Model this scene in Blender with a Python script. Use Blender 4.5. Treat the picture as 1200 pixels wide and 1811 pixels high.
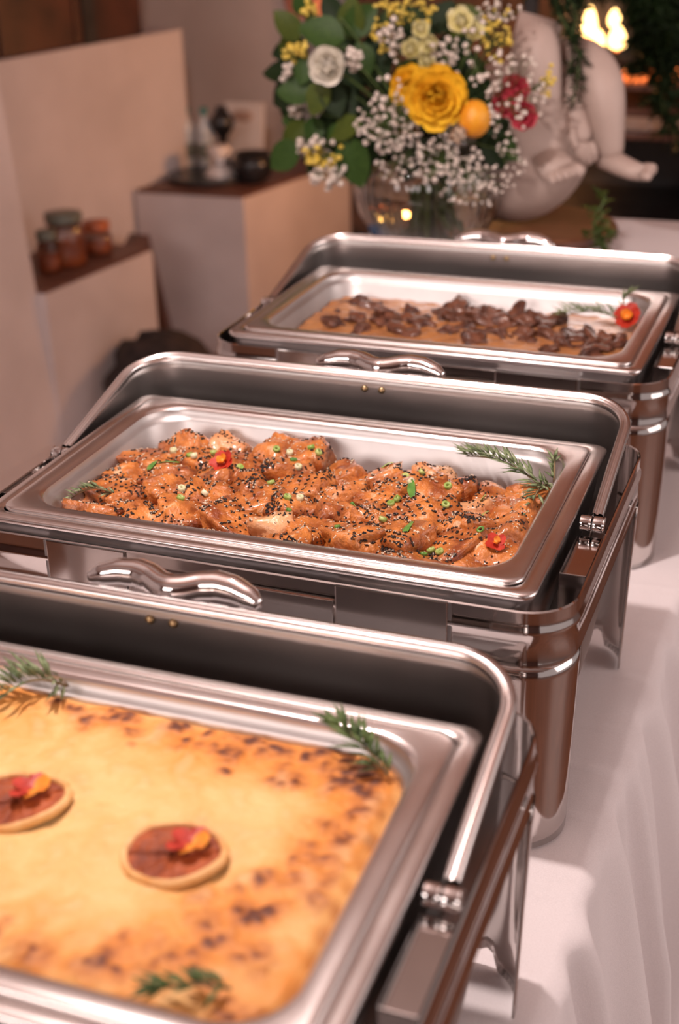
import bpy, bmesh, math, random
from mathutils import Vector, Matrix, noise
R_ = math.radians
PI = math.pi
for o in list(bpy.data.objects): bpy.data.objects.remove(o, do_unlink=True)
S = bpy.context.scene
COL = S.collection

# ------------------------------------------------------------------ camera, world, lights, exposure
ZR = 1.035           # height of the pan rims above the floor
ZT = 0.75            # table top
CAM = Vector((0.4987, -1.2087, 0.5743 + ZR)); CROT = (1.1296, 0.0232, 0.3548); FPX = 2432.1
cd = bpy.data.cameras.new('camera'); cam = bpy.data.objects.new('camera', cd); COL.objects.link(cam)
cam.location = CAM; cam.rotation_euler = CROT; S.camera = cam
cd.sensor_fit = 'VERTICAL'; cd.sensor_height = 36.0; cd.lens = FPX / 1811 * 36.0
cd.clip_start = 0.02; cd.clip_end = 60
cd.dof.use_dof = True; cd.dof.focus_distance = 1.36; cd.dof.aperture_fstop = 3.9

w = bpy.data.worlds.new('world'); S.world = w; w.use_nodes = True
bg = w.node_tree.nodes['Background']; bg.inputs[0].default_value = (1.0, 0.82, 0.79, 1); bg.inputs[1].default_value = 0.46

def area(name, loc, target, sx, sy, power, col):
    l = bpy.data.lights.new(name, 'AREA'); l.shape = 'RECTANGLE'; l.size = sx; l.size_y = sy
    l.energy = power; l.color = col
    o = bpy.data.objects.new(name, l); COL.objects.link(o); o.location = loc
    o.rotation_euler = (Vector(target) - Vector(loc)).to_track_quat('-Z', 'Y').to_euler(); return o
# daylight through the high window behind the camera, daylight from the open side on the right, and a small pendant above the table
area('window_daylight', (-0.9, -3.86, 2.25), (-0.1, 0, 0.9), 2.2, 1.1, 52, (1.0, 0.85, 0.81))
area('open_side_daylight', (3.4, 0.3, 1.9), (0.0, 0.2, 0.8), 2.4, 1.6, 42, (1.0, 0.84, 0.80))
l = bpy.data.lights.new('pendant_lamp', 'POINT'); l.energy = 56; l.color = (1.0, 0.84, 0.80); l.shadow_soft_size = 0.03
o = bpy.data.objects.new('pendant_lamp', l); COL.objects.link(o); o.location = (-0.14, -0.20, 2.15)
S.view_settings.view_transform = 'Standard'; S.view_settings.look = 'None'
S.view_settings.gamma = 1.0; S.view_settings.use_curve_mapping = False
S.view_settings.exposure = 0.0

# ------------------------------------------------------------------ helpers
CM = cam.rotation_euler.to_matrix()
def at(px, py, Y):            # the point on the plane y = Y that stands at a spot of the 1200 x 1811 photograph
    d = CM @ Vector(((px - 600) / FPX, -(py - 905.5) / FPX, -1))
    return CAM + d * ((Y - CAM.y) / d.y)

def link(o, parent=None):
    COL.objects.link(o)
    if parent is not None: o.parent = parent
    return o
def thing(name, label, cat, loc=(0, 0, 0), rot=(0, 0, 0), group=None):
    o = bpy.data.objects.new(name, None); o.empty_display_size = 0.05
    COL.objects.link(o); o.location = loc; o.rotation_euler = rot
    o['label'] = label; o['category'] = cat
    if group: o['group'] = group
    return o
def tag(o, label=None, cat=None, group=None, kind=None):
    if label: o['label'] = label
    if cat: o['category'] = cat
    if group: o['group'] = group
    if kind: o['kind'] = kind
    return o
def mesh(name, verts, faces, mat=None, smooth=True):
    m = bpy.data.meshes.new(name); m.from_pydata([tuple(v) for v in verts], [], faces); m.update()
    if smooth: m.polygons.foreach_set('use_smooth', [True] * len(m.polygons))
    if mat: m.materials.append(mat)
    return m
def obj(name, me, parent=None, loc=None, rot=None):
    o = bpy.data.objects.new(name, me); link(o, parent)
    if loc is not None: o.location = loc
    if rot is not None: o.rotation_euler = rot
    return o
class MB:
    """collects shapes into one mesh"""
    def __init__(s): s.v = []; s.f = []
    def add(s, vs, fs):
        b = len(s.v); s.v += [Vector(v) for v in vs]; s.f += [tuple(i + b for i in f) for f in fs]; return s
    def box(s, a, b, bev=0.0):
        x0, y0, z0 = a; x1, y1, z1 = b
        if bev <= 0:
            vs = [(x, y, z) for z in (z0, z1) for y in (y0, y1) for x in (x0, x1)]
            return s.add(vs, [(0, 2, 3, 1), (4, 5, 7, 6), (0, 1, 5, 4), (2, 6, 7, 3), (0, 4, 6, 2), (1, 3, 7, 5)])
        bm = bmesh.new(); bmesh.ops.create_cube(bm, size=1)
        for v in bm.verts: v.co = Vector(((x0 + x1) / 2 + v.co.x * (x1 - x0), (y0 + y1) / 2 + v.co.y * (y1 - y0), (z0 + z1) / 2 + v.co.z * (z1 - z0)))
        bmesh.ops.bevel(bm, geom=bm.edges[:], offset=bev, segments=2, affect='EDGES', profile=0.6)
        bm.verts.index_update()
        s.add([v.co.copy() for v in bm.verts], [[v.index for v in f.verts] for f in bm.faces]); bm.free(); return s
    def loft(s, loops, closed=True, cap0=False, cap1=False):
        n = len(loops[0]); b = len(s.v)
        for L in loops: s.v += [Vector(v) for v in L]
        for i in range(len(loops) - 1):
            for j in range(n if closed else n - 1):
                k = (j + 1) % n
                s.f.append((b + i * n + j, b + i * n + k, b + (i + 1) * n + k, b + (i + 1) * n + j))
        if cap0: s.f.append(tuple(b + j for j in range(n))[::-1])
        if cap1: s.f.append(tuple(b + (len(loops) - 1) * n + j for j in range(n)))
        return s
    def tube(s, pts, rad, n=8, flat=1.0, caps=True):
        pts = [Vector(p) for p in pts]; loops = []
        if not isinstance(rad, (list, tuple)): rad = [rad] * len(pts)
        ref = None
        for i, p in enumerate(pts):
            t = (pts[min(i + 1, len(pts) - 1)] - pts[max(i - 1, 0)]).normalized()
            if ref is None: ref = Vector((0, 0, 1)) if abs(t.z) < 0.9 else Vector((1, 0, 0))
            a = t.cross(ref); a.normalize(); b = a.cross(t); ref = b
            loops.append([p + (a * math.cos(k * 2 * PI / n) + b * flat * math.sin(k * 2 * PI / n)) * rad[i] for k in range(n)])
        return s.loft(loops, True, caps, caps)
    def lathe(s, prof, n=32, c=(0, 0, 0), ribs=0, amp=0.0):
        c = Vector(c); loops = []
        for r, z in prof:
            loops.append([c + Vector(((r * (1 + amp * math.cos(ribs * k * 2 * PI / n))) * math.cos(k * 2 * PI / n), (r * (1 + amp * math.cos(ribs * k * 2 * PI / n))) * math.sin(k * 2 * PI / n), z)) for k in range(n)])
        return s.loft(loops, True, prof[0][0] > 1e-6, prof[-1][0] > 1e-6)
    def ball(s, c, r, sub=1, sc=(1, 1, 1), lump=0.0, seed=0):
        bm = bmesh.new(); bmesh.ops.create_icosphere(bm, subdivisions=sub, radius=1); bm.verts.index_update()
        c = Vector(c); vs = []
        for v in bm.verts:
            k = 1 + lump * noise.noise(v.co * 1.7 + Vector((seed * 3.1, seed, 0))) if lump else 1
            vs.append(c + Vector((v.co.x * sc[0], v.co.y * sc[1], v.co.z * sc[2])) * r * k)
        s.add(vs, [[v.index for v in f.verts] for f in bm.faces]); bm.free(); return s
    def mesh(s, name, mat, smooth=True): return mesh(name, s.v, s.f, mat, smooth)
    def build(s, name, mat, parent=None, loc=None, rot=None, smooth=True, sharp=None):
        me = s.mesh(name, mat, smooth)
        o = obj(name, me, parent, loc, rot)
        if sharp: shade(o, sharp)
        return o
def shade(o, deg=35):
    me = o.data; bm = bmesh.new(); bm.from_mesh(me)
    bmesh.ops.recalc_face_normals(bm, faces=bm.faces)
    for e in bm.edges:
        if len(e.link_faces) == 2 and e.calc_face_angle(0) > R_(deg): e.smooth = False
    bm.to_mesh(me); bm.free(); return o
def solid(o, t, off=0):
    m = o.modifiers.new('thickness', 'SOLIDIFY'); m.thickness = t; m.offset = off; return o
def rrect(hx, hy, r, z, n=6, cy=0.0, cx=0.0):
    out = []
    for (sx, sy, a0) in ((1, 1, 0), (-1, 1, 90), (-1, -1, 180), (1, -1, 270)):
        for k in range(n + 1):
            a = R_(a0 + 90 * k / n)
            out.append(Vector((cx + sx * (hx - r) + r * math.cos(a), cy + sy * (hy - r) + r * math.sin(a), z)))
    return out
def frame_z(d, up=Vector((0, 0, 1))):       # rotation that sends +Y to d and keeps +Z near up
    d = Vector(d).normalized(); x = d.cross(up)
    if x.length < 1e-4: x = Vector((1, 0, 0))
    x.normalize(); z = x.cross(d)
    return Matrix((x, d, z)).transposed()

# ------------------------------------------------------------------ materials
def nodes(name):
    m = bpy.data.materials.new(name); m.use_nodes = True
    nt = m.node_tree; return m, nt, nt.nodes['Principled BSDF']
def setp(b, **k):
    for a, v in k.items():
        b.inputs[a.replace('_', ' ')].default_value = v
def noise_mat(name, c1, c2, scale=20, rough=0.6, bump=0.0, metallic=0.0, detail=4, lo=0.35, hi=0.65, coords='Object', stretch=None, rnd=False, bscale=None, spec=0.5, coat=0.0, rough2=None, c3=None):
    m, nt, b = nodes(name); N = nt.nodes; L = nt.links
    tc = N.new('ShaderNodeTexCoord'); mp = N.new('ShaderNodeMapping'); L.new(tc.outputs[coords], mp.inputs[0])
    if stretch: mp.inputs['Scale'].default_value = stretch
    if rnd:
        oi = N.new('ShaderNodeObjectInfo'); mu = N.new('ShaderNodeMath'); mu.operation = 'MULTIPLY'; mu.inputs[1].default_value = 37.0
        L.new(oi.outputs['Random'], mu.inputs[0]); cx = N.new('ShaderNodeCombineXYZ'); L.new(mu.outputs[0], cx.inputs[0]); L.new(mu.outputs[0], cx.inputs[1])
        L.new(cx.outputs[0], mp.inputs['Location'])
    nz = N.new('ShaderNodeTexNoise'); nz.inputs['Scale'].default_value = scale; nz.inputs['Detail'].default_value = detail
    L.new(mp.outputs[0], nz.inputs['Vector'])
    cr = N.new('ShaderNodeValToRGB'); e = cr.color_ramp.elements
    e[0].position = lo; e[0].color = (*c1, 1); e[1].position = hi; e[1].color = (*c2, 1)
    if c3: x = e.new((lo + hi) / 2 + 0.13); x.color = (*c3, 1)
    L.new(nz.outputs['Fac'], cr.inputs[0]); L.new(cr.outputs[0], b.inputs['Base Color'])
    setp(b, Roughness=rough, Metallic=metallic); b.inputs['Specular IOR Level'].default_value = spec
    if coat: b.inputs['Coat Weight'].default_value = coat; b.inputs['Coat Roughness'].default_value = 0.12
    if rough2 is not None:
        mr = N.new('ShaderNodeMapRange'); mr.inputs['To Min'].default_value = rough; mr.inputs['To Max'].default_value = rough2
        L.new(nz.outputs['Fac'], mr.inputs['Value']); L.new(mr.outputs[0], b.inputs['Roughness'])
    if bump:
        n2 = N.new('ShaderNodeTexNoise'); n2.inputs['Scale'].default_value = bscale or scale * 2; n2.inputs['Detail'].default_value = 5
        L.new(mp.outputs[0], n2.inputs['Vector'])
        bp = N.new('ShaderNodeBump'); bp.inputs['Strength'].default_value = bump; bp.inputs['Distance'].default_value = 0.01
        L.new(n2.outputs['Fac'], bp.inputs['Height']); L.new(bp.outputs[0], b.inputs['Normal'])
    return m
def attr_mat(name, rough=0.5, bump=0.0, bscale=60, coat=0.0, sss=0.0):
    m, nt, b = nodes(name); N = nt.nodes; L = nt.links
    a = N.new('ShaderNodeAttribute'); a.attribute_name = 'tint'; L.new(a.outputs['Color'], b.inputs['Base Color'])
    setp(b, Roughness=rough)
    if coat: b.inputs['Coat Weight'].default_value = coat; b.inputs['Coat Roughness'].default_value = 0.2
    if bump:
        tc = N.new('ShaderNodeTexCoord'); n2 = N.new('ShaderNodeTexNoise'); n2.inputs['Scale'].default_value = bscale; L.new(tc.outputs['Object'], n2.inputs['Vector'])
        bp = N.new('ShaderNodeBump'); bp.inputs['Strength'].default_value = bump; bp.inputs['Distance'].default_value = 0.004
        L.new(n2.outputs['Fac'], bp.inputs['Height']); L.new(bp.outputs[0], b.inputs['Normal'])
    return m
def emit_mat(name, c, s):
    m, nt, b = nodes(name); setp(b, Base_Color=(*c, 1)); b.inputs['Emission Color'].default_value = (*c, 1); b.inputs['Emission Strength'].default_value = s
    return m
M = {}
M['mirror'] = noise_mat('polished_steel', (.60, .56, .54), (.68, .64, .62), 9, 0.055, metallic=1.0, rough2=0.13)
M['chrome'] = noise_mat('chrome', (.80, .78, .77), (.86, .84, .83), 12, 0.05, metallic=1.0, rough2=0.09)
M['steel'] = noise_mat('brushed_steel', (.62, .58, .56), (.74, .70, .68), 6, 0.20, metallic=1.0, rough2=0.36, stretch=(0.5, 6, 6), bump=0.02, bscale=60)
M['panin'] = noise_mat('pan_steel', (.52, .50, .49), (.66, .64, .63), 7, 0.36, metallic=1.0, rough2=0.56, bump=0.05, bscale=30)
M['rimsteel'] = noise_mat('rim_steel', (.84, .79, .77), (.90, .85, .83), 9, 0.17, metallic=1.0, rough2=0.30)
M['lidin'] = noise_mat('lid_inner_steel', (.36, .33, .315), (.46, .425, .405), 5, 0.30, metallic=1.0, rough2=0.46)  # steel tinted darker so the colour carries the dark reflections inside the lid
M['darksteel'] = noise_mat('dark_steel', (.36, .35, .35), (.46, .45, .45), 9, 0.28, metallic=1.0, rough2=0.42)
M['brass'] = noise_mat('brass', (.42, .30, .16), (.6, .45, .26), 300, 0.35, metallic=1.0)
M['plaster'] = noise_mat('white_plaster', (.60, .525, .510), (.70, .615, .60), 3, 0.85, bump=0.15, bscale=25)
M['plaster2'] = noise_mat('plaster_ledge', (.57, .49, .475), (.66, .575, .56), 4, 0.85, bump=0.15, bscale=25)
M['floorwood'] = noise_mat('floor_wood', (.12, .048, .025), (.24, .10, .055), 5, 0.4, stretch=(8, 0.7, 1), bump=0.1)
M['ceilwood'] = noise_mat('ceiling_wood', (.36, .13, .062), (.56, .23, .12), 5, 0.55, stretch=(0.7, 8, 1), bump=0.1)
M['darkwood'] = noise_mat('dark_wood', (.045, .016, .010), (.13, .042, .022), 5, 0.5, stretch=(7, 1, 1), bump=0.1)
M['ledgewood'] = noise_mat('ledge_wood', (.085, .034, .024), (.17, .075, .052), 6, 0.5, stretch=(1, 6, 1), bump=0.1)
M['brick'] = noise_mat('dark_brick', (.030, .017, .012), (.085, .045, .032), 14, 0.85, bump=0.3)  # very dark brown brick for the hearth wall
M['iron'] = noise_mat('black_iron', (.012, .010, .010), (.03, .026, .025), 14, 0.5)
M['cloth'] = noise_mat('white_cotton', (.80, .745, .75), (.86, .805, .81), 700, 0.85, bump=0.12, bscale=900, spec=0.2)
M['marble'] = noise_mat('plaster_statue', (.48, .37, .32), (.58, .455, .395), 9, 0.55, bump=0.06, bscale=40)
M['black'] = noise_mat('black_ceramic', (.008, .008, .009), (.02, .02, .022), 10, 0.25)
M['darkcloth'] = noise_mat('dark_cloth', (.012, .008, .008), (.045, .028, .024), 22, 0.9, bump=0.5)
M['whitecer'] = noise_mat('white_ceramic', (.70, .62, .58), (.78, .70, .66), 8, 0.35)
M['slab'] = noise_mat('wood_slab', (.13, .045, .020), (.22, .085, .035), 9, 0.5, stretch=(1, 5, 1), bump=0.1)
M['terra'] = noise_mat('terracotta', (.58, .21, .13), (.68, .27, .18), 7, 0.7)
M['blue'] = noise_mat('blue_cloth', (.05, .13, .28), (.09, .2, .38), 30, 0.8)
M['teal'] = noise_mat('teal_plastic', (.03, .16, .15), (.05, .22, .20), 30, 0.4)
M['greylid'] = noise_mat('grey_lid', (.10, .11, .09), (.16, .17, .14), 30, 0.4)
M['jarfill'] = noise_mat('jar_filling', (.24, .055, .025), (.50, .13, .04), 25, 0.4)
M['print'] = noise_mat('faded_print', (.45, .30, .24), (.6, .45, .38), 9, 0.6)
def glass(name, c, rough=0.02, ior=1.45):
    m, nt, b = nodes(name); setp(b, Base_Color=(*c, 1), Roughness=rough, IOR=ior); b.inputs['Transmission Weight'].default_value = 1.0; return m
M['glass'] = glass('clear_glass', (.97, .96, .95))
M['water'] = glass('vase_water', (.85, .80, .62), 0.0, 1.33)
M['bottle'] = noise_mat('bottle_plastic', (.40, .43, .45), (.52, .55, .57), 20, 0.25)
# food
M['salmon'] = noise_mat('glazed_salmon', (.25, .055, .014), (.82, .50, .29), 42, 0.28, bump=0.6, bscale=110, rnd=True, lo=0.31, hi=0.70, coat=0.5, c3=(.70, .245, .055))
M['salmonpale'] = noise_mat('pale_salmon', (.58, .16, .03), (.78, .43, .21), 30, 0.32, bump=0.3, bscale=140, rnd=True, lo=0.3, hi=0.62, coat=0.5)
M['seedb'] = noise_mat('black_sesame', (.008, .006, .006), (.022, .014, .012), 90, 0.4)
M['seedw'] = noise_mat('white_sesame', (.72, .55, .38), (.84, .70, .54), 90, 0.45)
M['sauce'] = noise_mat('salmon_sauce', (.16, .05, .012), (.30, .11, .03), 18, 0.12, bump=0.1, coat=0.6)
M['scallion'] = noise_mat('scallion_green', (.20, .34, .045), (.50, .58, .20), 120, 0.35, rnd=True)
M['scalliond'] = noise_mat('scallion_dark', (.06, .20, .03), (.16, .34, .06), 120, 0.35, rnd=True)
M['scallionw'] = noise_mat('scallion_pale', (.62, .62, .34), (.80, .76, .55), 120, 0.35, rnd=True)
M['needle'] = noise_mat('rosemary_green', (.10, .16, .06), (.30, .36, .19), 90, 0.5)
M['needled'] = noise_mat('rosemary_dark', (.05, .10, .025), (.14, .21, .06), 60, 0.5)
M['twig'] = noise_mat('rosemary_twig', (.16, .10, .05), (.26, .20, .09), 60, 0.7)
M['petred'] = noise_mat('marigold_red', (.36, .018, .010), (.60, .05, .02), 90, 0.5)
M['petorange'] = noise_mat('marigold_orange', (.80, .24, .02), (.90, .40, .05), 90, 0.5)
M['meat'] = noise_mat('braised_meat', (.055, .016, .009), (.20, .075, .04), 50, 0.26, bump=0.5, bscale=130, rnd=True, coat=0.5)
M['stew'] = noise_mat('brown_gravy', (.40, .155, .050), (.56, .26, .10), 24, 0.22, bump=0.12, coat=0.4)
M['gratin'] = attr_mat('baked_gratin', 0.62, 0.5, 90)
M['pulp'] = noise_mat('dried_orange_pulp', (.22, .040, .010), (.46, .10, .02), 70, 0.5, bump=0.5, bscale=160)
M['peel'] = noise_mat('dried_orange_peel', (.70, .34, .10), (.82, .52, .22), 70, 0.5)
# plants
M['leaf'] = noise_mat('leaf_green', (.018, .050, .008), (.050, .105, .018), 26, 0.5, rnd=True, spec=0.25)
M['leafd'] = noise_mat('leaf_dark', (.006, .016, .004), (.018, .040, .010), 26, 0.55, rnd=True, spec=0.2)
M['leafo'] = noise_mat('leaf_olive', (.040, .066, .008), (.095, .125, .018), 26, 0.5, rnd=True, spec=0.25)
M['stem'] = noise_mat('stem_green', (.05, .10, .02), (.11, .17, .045), 40, 0.6)
M['petwhite'] = noise_mat('rose_cream', (.86, .80, .68), (.93, .89, .80), 40, 0.55)
M['petyellow'] = noise_mat('yellow_petal', (.86, .46, .015), (.95, .62, .04), 40, 0.5)
M['petlemon'] = noise_mat('lemon_petal', (.80, .72, .30), (.88, .84, .58), 40, 0.5)
M['petblush'] = noise_mat('blush_petal', (.80, .60, .44), (.88, .74, .60), 40, 0.5)
M['petpink'] = noise_mat('crimson_petal', (.46, .03, .06), (.66, .10, .13), 40, 0.5)
M['orange'] = noise_mat('orange_peel_fruit', (.80, .30, .015), (.90, .42, .03), 40, 0.35, bump=0.15, bscale=300)
M['bloomw'] = noise_mat('tiny_white_bloom', (.72, .62, .54), (.84, .76, .68), 120, 0.6)
M['bloomy'] = noise_mat('tiny_yellow_bloom', (.78, .56, .06), (.88, .70, .16), 120, 0.6)
M['flame'] = emit_mat('flame_glow', (1.0, .60, .20), 7.0)
M['ember'] = emit_mat('ember_glow', (1.0, .22, .05), 1.6)

# ------------------------------------------------------------------ the room
def struct(name, mb, mat, smooth=False):
    o = mb.build(name, mat, smooth=smooth); o['kind'] = 'structure'; return o
def prism(quad, z0, z1, top=None):
    top = top or quad
    return MB().loft([[Vector((x, y, z0)) for x, y in quad], [Vector((x, y, z1)) for x, y in top]], True, True, True)
struct('floor', MB().box((-4, -5, -.06), (6, 6, 0)), M['floorwood'])
struct('floor_strip', MB().box((-3.2, -1.5, 0), (-1.05, 2.72, .012)), M['plaster2'])
c = MB().box((-4, -5, 2.85), (3.2, 6, 2.92))
struct('ceiling', c, M['plaster'])
for i in range(6):
    struct('trim_%d' % (i + 1), MB().box((-4, -4.2 + i * 1.5, 2.70), (3.2, -4.05 + i * 1.5, 2.85), .01), M['ceilwood'])
struct('wall_left', MB().box((-3.4, -5, 0), (-3.2, 6, 2.85)), M['plaster'])
struct('wall_back', MB().box((-3.2, 4.25, 0), (-1.36, 4.4, 2.85)), M['plaster'])
struct('wall_hearth', MB().box((-1.34, 3.80, 0), (3.2, 4.0, 1.75)), M['brick'])
struct('wall_chimney', MB().box((-1.34, 3.72, 1.75), (3.2, 4.0, 2.85)), M['ceilwood'])
wf = MB().box((-3.2, -4.0, 0), (3.2, -3.9, 1.75)).box((-3.2, -4.0, 2.75), (3.2, -3.9, 2.85)).box((-3.2, -4.0, 1.75), (-2.05, -3.9, 2.75)).box((0.25, -4.0, 1.75), (3.2, -3.9, 2.75))
struct('wall_front', wf, M['darkwood'])
struct('wall_pier', prism([(-1.713, 2.186), (-2.30, 2.20), (-2.50, .6), (-1.918, .6)], 0, 2.85, [(-1.90, 2.186), (-2.30, 2.20), (-2.50, .6), (-2.11, .6)]), M['plaster'])
struct('wall_parapet', prism([(-1.843, 3.45), (-2.15, 3.50), (-2.52, 1.5), (-2.214, 1.5)], 0, 1.085), M['plaster'])
struct('wall_ledge', prism([(-1.643, 2.73), (-1.95, 2.77), (-2.06, 2.19), (-1.713, 2.186)], 0, .475), M['plaster2'])
struct('wall_block', prism([(-1.478, 3.108), (-1.342, 3.80), (-1.78, 3.80), (-1.895, 3.103)], 0, .572), M['plaster2'])
o = prism([(-1.650, 2.725), (-1.955, 2.765), (-2.06, 2.192), (-1.718, 2.19)], .475, .485).build('ledge_board', M['ledgewood'], smooth=False)
tag(o, 'dark brown board topping the low white ledge under the jars', 'shelf')
o = prism([(-1.486, 3.112), (-1.350, 3.79), (-1.78, 3.79), (-1.885, 3.107)], .572, .585).build('ledge_board', M['ledgewood'], smooth=False)
tag(o, 'dark brown board topping the white block under the bottles', 'shelf')

# dark wooden chest on the parapet
ch = thing('wooden_chest', 'dark reddish wooden chest on top of the white parapet', 'chest', (-2.09, 2.80, 1.087), (0, 0, R_(-10.7)))
for k in range(3):
    MB().box((-.10, -.56 + k * .35, 0), (.11, -.22 + k * .35, .40), .006).build('plank', M['darkwood'], ch, smooth=False)
MB().box((-.12, -.58, .40), (.12, .49, .44), .008).build('lid', M['darkwood'], ch, smooth=False)
for k in (-.30, .20): MB().box((.11, k - .03, .0), (.118, k + .03, .40)).build('strap', M['iron'], ch, smooth=False)

# jars on the ledge
def jar(px, py, Y, r, h, label, lidmat):
    p = at(px, py, Y); t = thing('preserve_jar', label, 'jar', (p.x, p.y, .485), group='jars on the ledge')
    MB().lathe([(r * .9, 0), (r, .01), (r, h * .8), (r * .82, h * .9), (r * .82, h)], 24).build('glass_body', M['glass'], t)
    MB().lathe([(r * .84, .006), (r * .93, .014), (r * .93, h * .62), (r * .2, h * .63)], 24).build('filling', M['jarfill'], t)
    MB().lathe([(r * .9, h), (r * .94, h + .004), (r * .94, h + .028), (r * .5, h + .032)], 24).build('lid', lidmat, t)
jar(118, 445, 2.47, .062, .135, 'wide jar of red preserve with a grey green lid', M['greylid'])
jar(172, 425, 2.62, .046, .075, 'small jar of orange red preserve near the ledge end', M['jarfill'])
jar(88, 470, 2.38, .035, .10, 'narrow jar of red preserve half hidden by the white pier', M['greylid'])

# things on the block: two bottles, tray, white stand, black vase, black bowl, framed print
def on_block(px, Y): p = at(px, 300, Y); return (p.x, p.y, .585)
tr = thing('serving_tray', 'dark round tray on the white block', 'tray', on_block(372, 3.32))
MB().lathe([(.13, 0), (.15, .004), (.155, .016), (.148, .018), (.14, .010), (.0, .009)], 36).build('dish', M['iron'], tr)
MB().lathe([(.150, .016), (.156, .016), (.156, .021), (.150, .021)], 36).build('rim', M['black'], tr)
for px, lab in ((334, 'clear water bottle with teal cap next to the parapet'), (366, 'clear water bottle with teal cap behind the dark tray')):
    p = on_block(px, 3.46); t = thing('water_bottle', lab, 'bottle', p, group='bottles on the block')
    MB().lathe([(.024, 0), (.031, .006), (.032, .10), (.029, .115), (.032, .13), (.030, .155), (.013, .19), (.012, .205)], 24).build('body', M['bottle'], t)
    MB().lathe([(.0145, .202), (.015, .205), (.015, .226), (.010, .229)], 16).build('cap', M['teal'], t)
    MB().lathe([(.0325, .05), (.0327, .052), (.0327, .10), (.0325, .102)], 24).build('paper_label', M['greylid'], t)
t = thing('napkin_stand', 'white folded napkin standing on the dark tray', 'napkin', Vector(on_block(390, 3.30)) + Vector((0, 0, .011)))
MB().lathe([(.055, 0), (.05, .02), (.032, .045), (.03, .07), (.042, .10), (.035, .115)], 10, ribs=5, amp=.12).build('napkin_fold', M['whitecer'], t)
MB().lathe([(.033, .05), (.037, .055), (.037, .066), (.033, .07)], 14).build('napkin_ring', M['steel'], t)
t = thing('black_vase', 'tall black vase behind the white napkin', 'vase', on_block(397, 3.47))
MB().lathe([(.028, 0), (.032, .01), (.02, .07), (.016, .12), (.04, .155), (.047, .18), (.03, .205), (.012, .23)], 20).build('body', M['black'], t)
MB().lathe([(.018, .222), (.022, .225), (.020, .232), (.010, .232)], 16).build('lip', M['black'], t)
t = thing('black_bowl', 'black round bowl at the right end of the block', 'bowl', on_block(447, 3.30))
MB().lathe([(.03, 0), (.05, .01), (.07, .04), (.075, .075), (.06, .10), (.055, .10), (.068, .07), (.05, .02), (0, .015)], 28).build('body', M['black'], t)
MB().lathe([(.057, .098), (.062, .098), (.062, .106), (.054, .106), (.057, .098)], 28).build('rim', M['iron'], t)
t = thing('framed_print', 'small pale framed print leaning on the back wall', 'picture', on_block(430, 3.66), (R_(-8), 0, R_(-6)))
MB().box((-.085, 0, 0), (.085, .012, .215), .002).build('frame', M['whitecer'], t, smooth=False)
MB().ball((-.005, -.0005, .165), .05, 2, (1, .02, .42)).build('printed_motif', M['print'], t)

# dark bag on the floor between ledge and block
bp = Vector((-1.50, 2.46, 0)); t = thing('cloth_bag', 'dark crumpled bag on the floor between ledge and block', 'bag', bp)
MB().ball((0, 0, .135), .20, 3, (1.0, .8, .72), .35, 4).build('body', M['darkcloth'], t)
MB().tube([(-.08, 0, .24), (-.05, -.01, .285), (0, -.015, .295), (.05, -.01, .285), (.08, 0, .24)], .012, 8).build('handle', M['darkcloth'], t)
o = prism([(-1.62, 2.80), (-1.70, 2.98), (-1.83, 2.98), (-1.75, 2.80)], 0, .46, [(-1.70, 2.82), (-1.78, 2.97), (-1.86, 2.98), (-1.80, 2.82)]).build('folded_board', M['darkwood'], smooth=False)
tag(o, 'dark wooden board leaning in the gap beside the ledge', 'board')

# added peach pot filling the orange patch above and behind the flowers
p = at(545, -25, 2.9); t = thing('added_peach_pot', 'added peach pot filling the orange patch behind the bouquet', 'pot', p - Vector((0, 0, .09)))
MB().lathe([(.06, 0), (.065, .004), (.10, .15), (.105, .15), (.105, .18), (.095, .18), (.085, .14), (.05, .02), (0, .02)], 32).build('body', M['terra'], t)
for a in range(3):
    q = Vector((math.cos(a * 2.1) * .1, math.sin(a * 2.1) * .1, .18)); MB().tube([q, Vector((0, 0, .9)), Vector((0, 0, 1.64))], .003, 6).build('cord', M['twig'], t)

# the fire rack in the hearth
fr = thing('fire_rack', 'dark iron rack with glowing shelves in the hearth', 'fireplace', (-.05, 3.0, 0))
for x in (-.42, .62):
    for y in (0, .5): MB().box((x - .02, y - .02, 0), (x + .02, y + .02, 1.8), .003).build('post', M['iron'], fr, smooth=False)
for z in (.40, .60, .86, .93, 1.00): 
    MB().box((-.44, -.02, z - .012), (.64, .52, z + .004), .002).build('shelf', M['ledgewood'] if z > .8 else M['iron'], fr, smooth=False)
MB().box((-.44, .50, .2), (.64, .53, 1.8)).build('back_plate', M['iron'], fr, smooth=False)
for k in range(9): MB().tube([(-.40 + k * .12, 0, 1.03), (-.40 + k * .12, .5, 1.03)], .009, 8).build('grate_bar', M['iron'], fr)
for px, py, hh, rr, lab in ((1042, 50, .062, 1.1, 'tall flame at the left of the fire'), (1057, 72, .030, 1.0, 'low rounded flame in the fire'), (1091, 72, .042, 1.35, 'broad flame at the right of the fire'), (1086, 34, .028, .9, 'small high flame at the right of the fire')):
    p = at(px, py, 2.97); f = thing('flame', lab, 'flame', p, group='flames in the hearth')
    MB().lathe([(.004 * rr, -.024), (.017 * rr, -.016), (.020 * rr, .0), (.015 * rr, hh * .5), (.008 * rr, hh * .85), (.001, hh)], 14).build('outer_flame', M['flame'], f)
    MB().lathe([(.003, -.030), (.009, -.026), (.006, -.018)], 10).build('glowing_coal', M['ember'], f)
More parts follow.
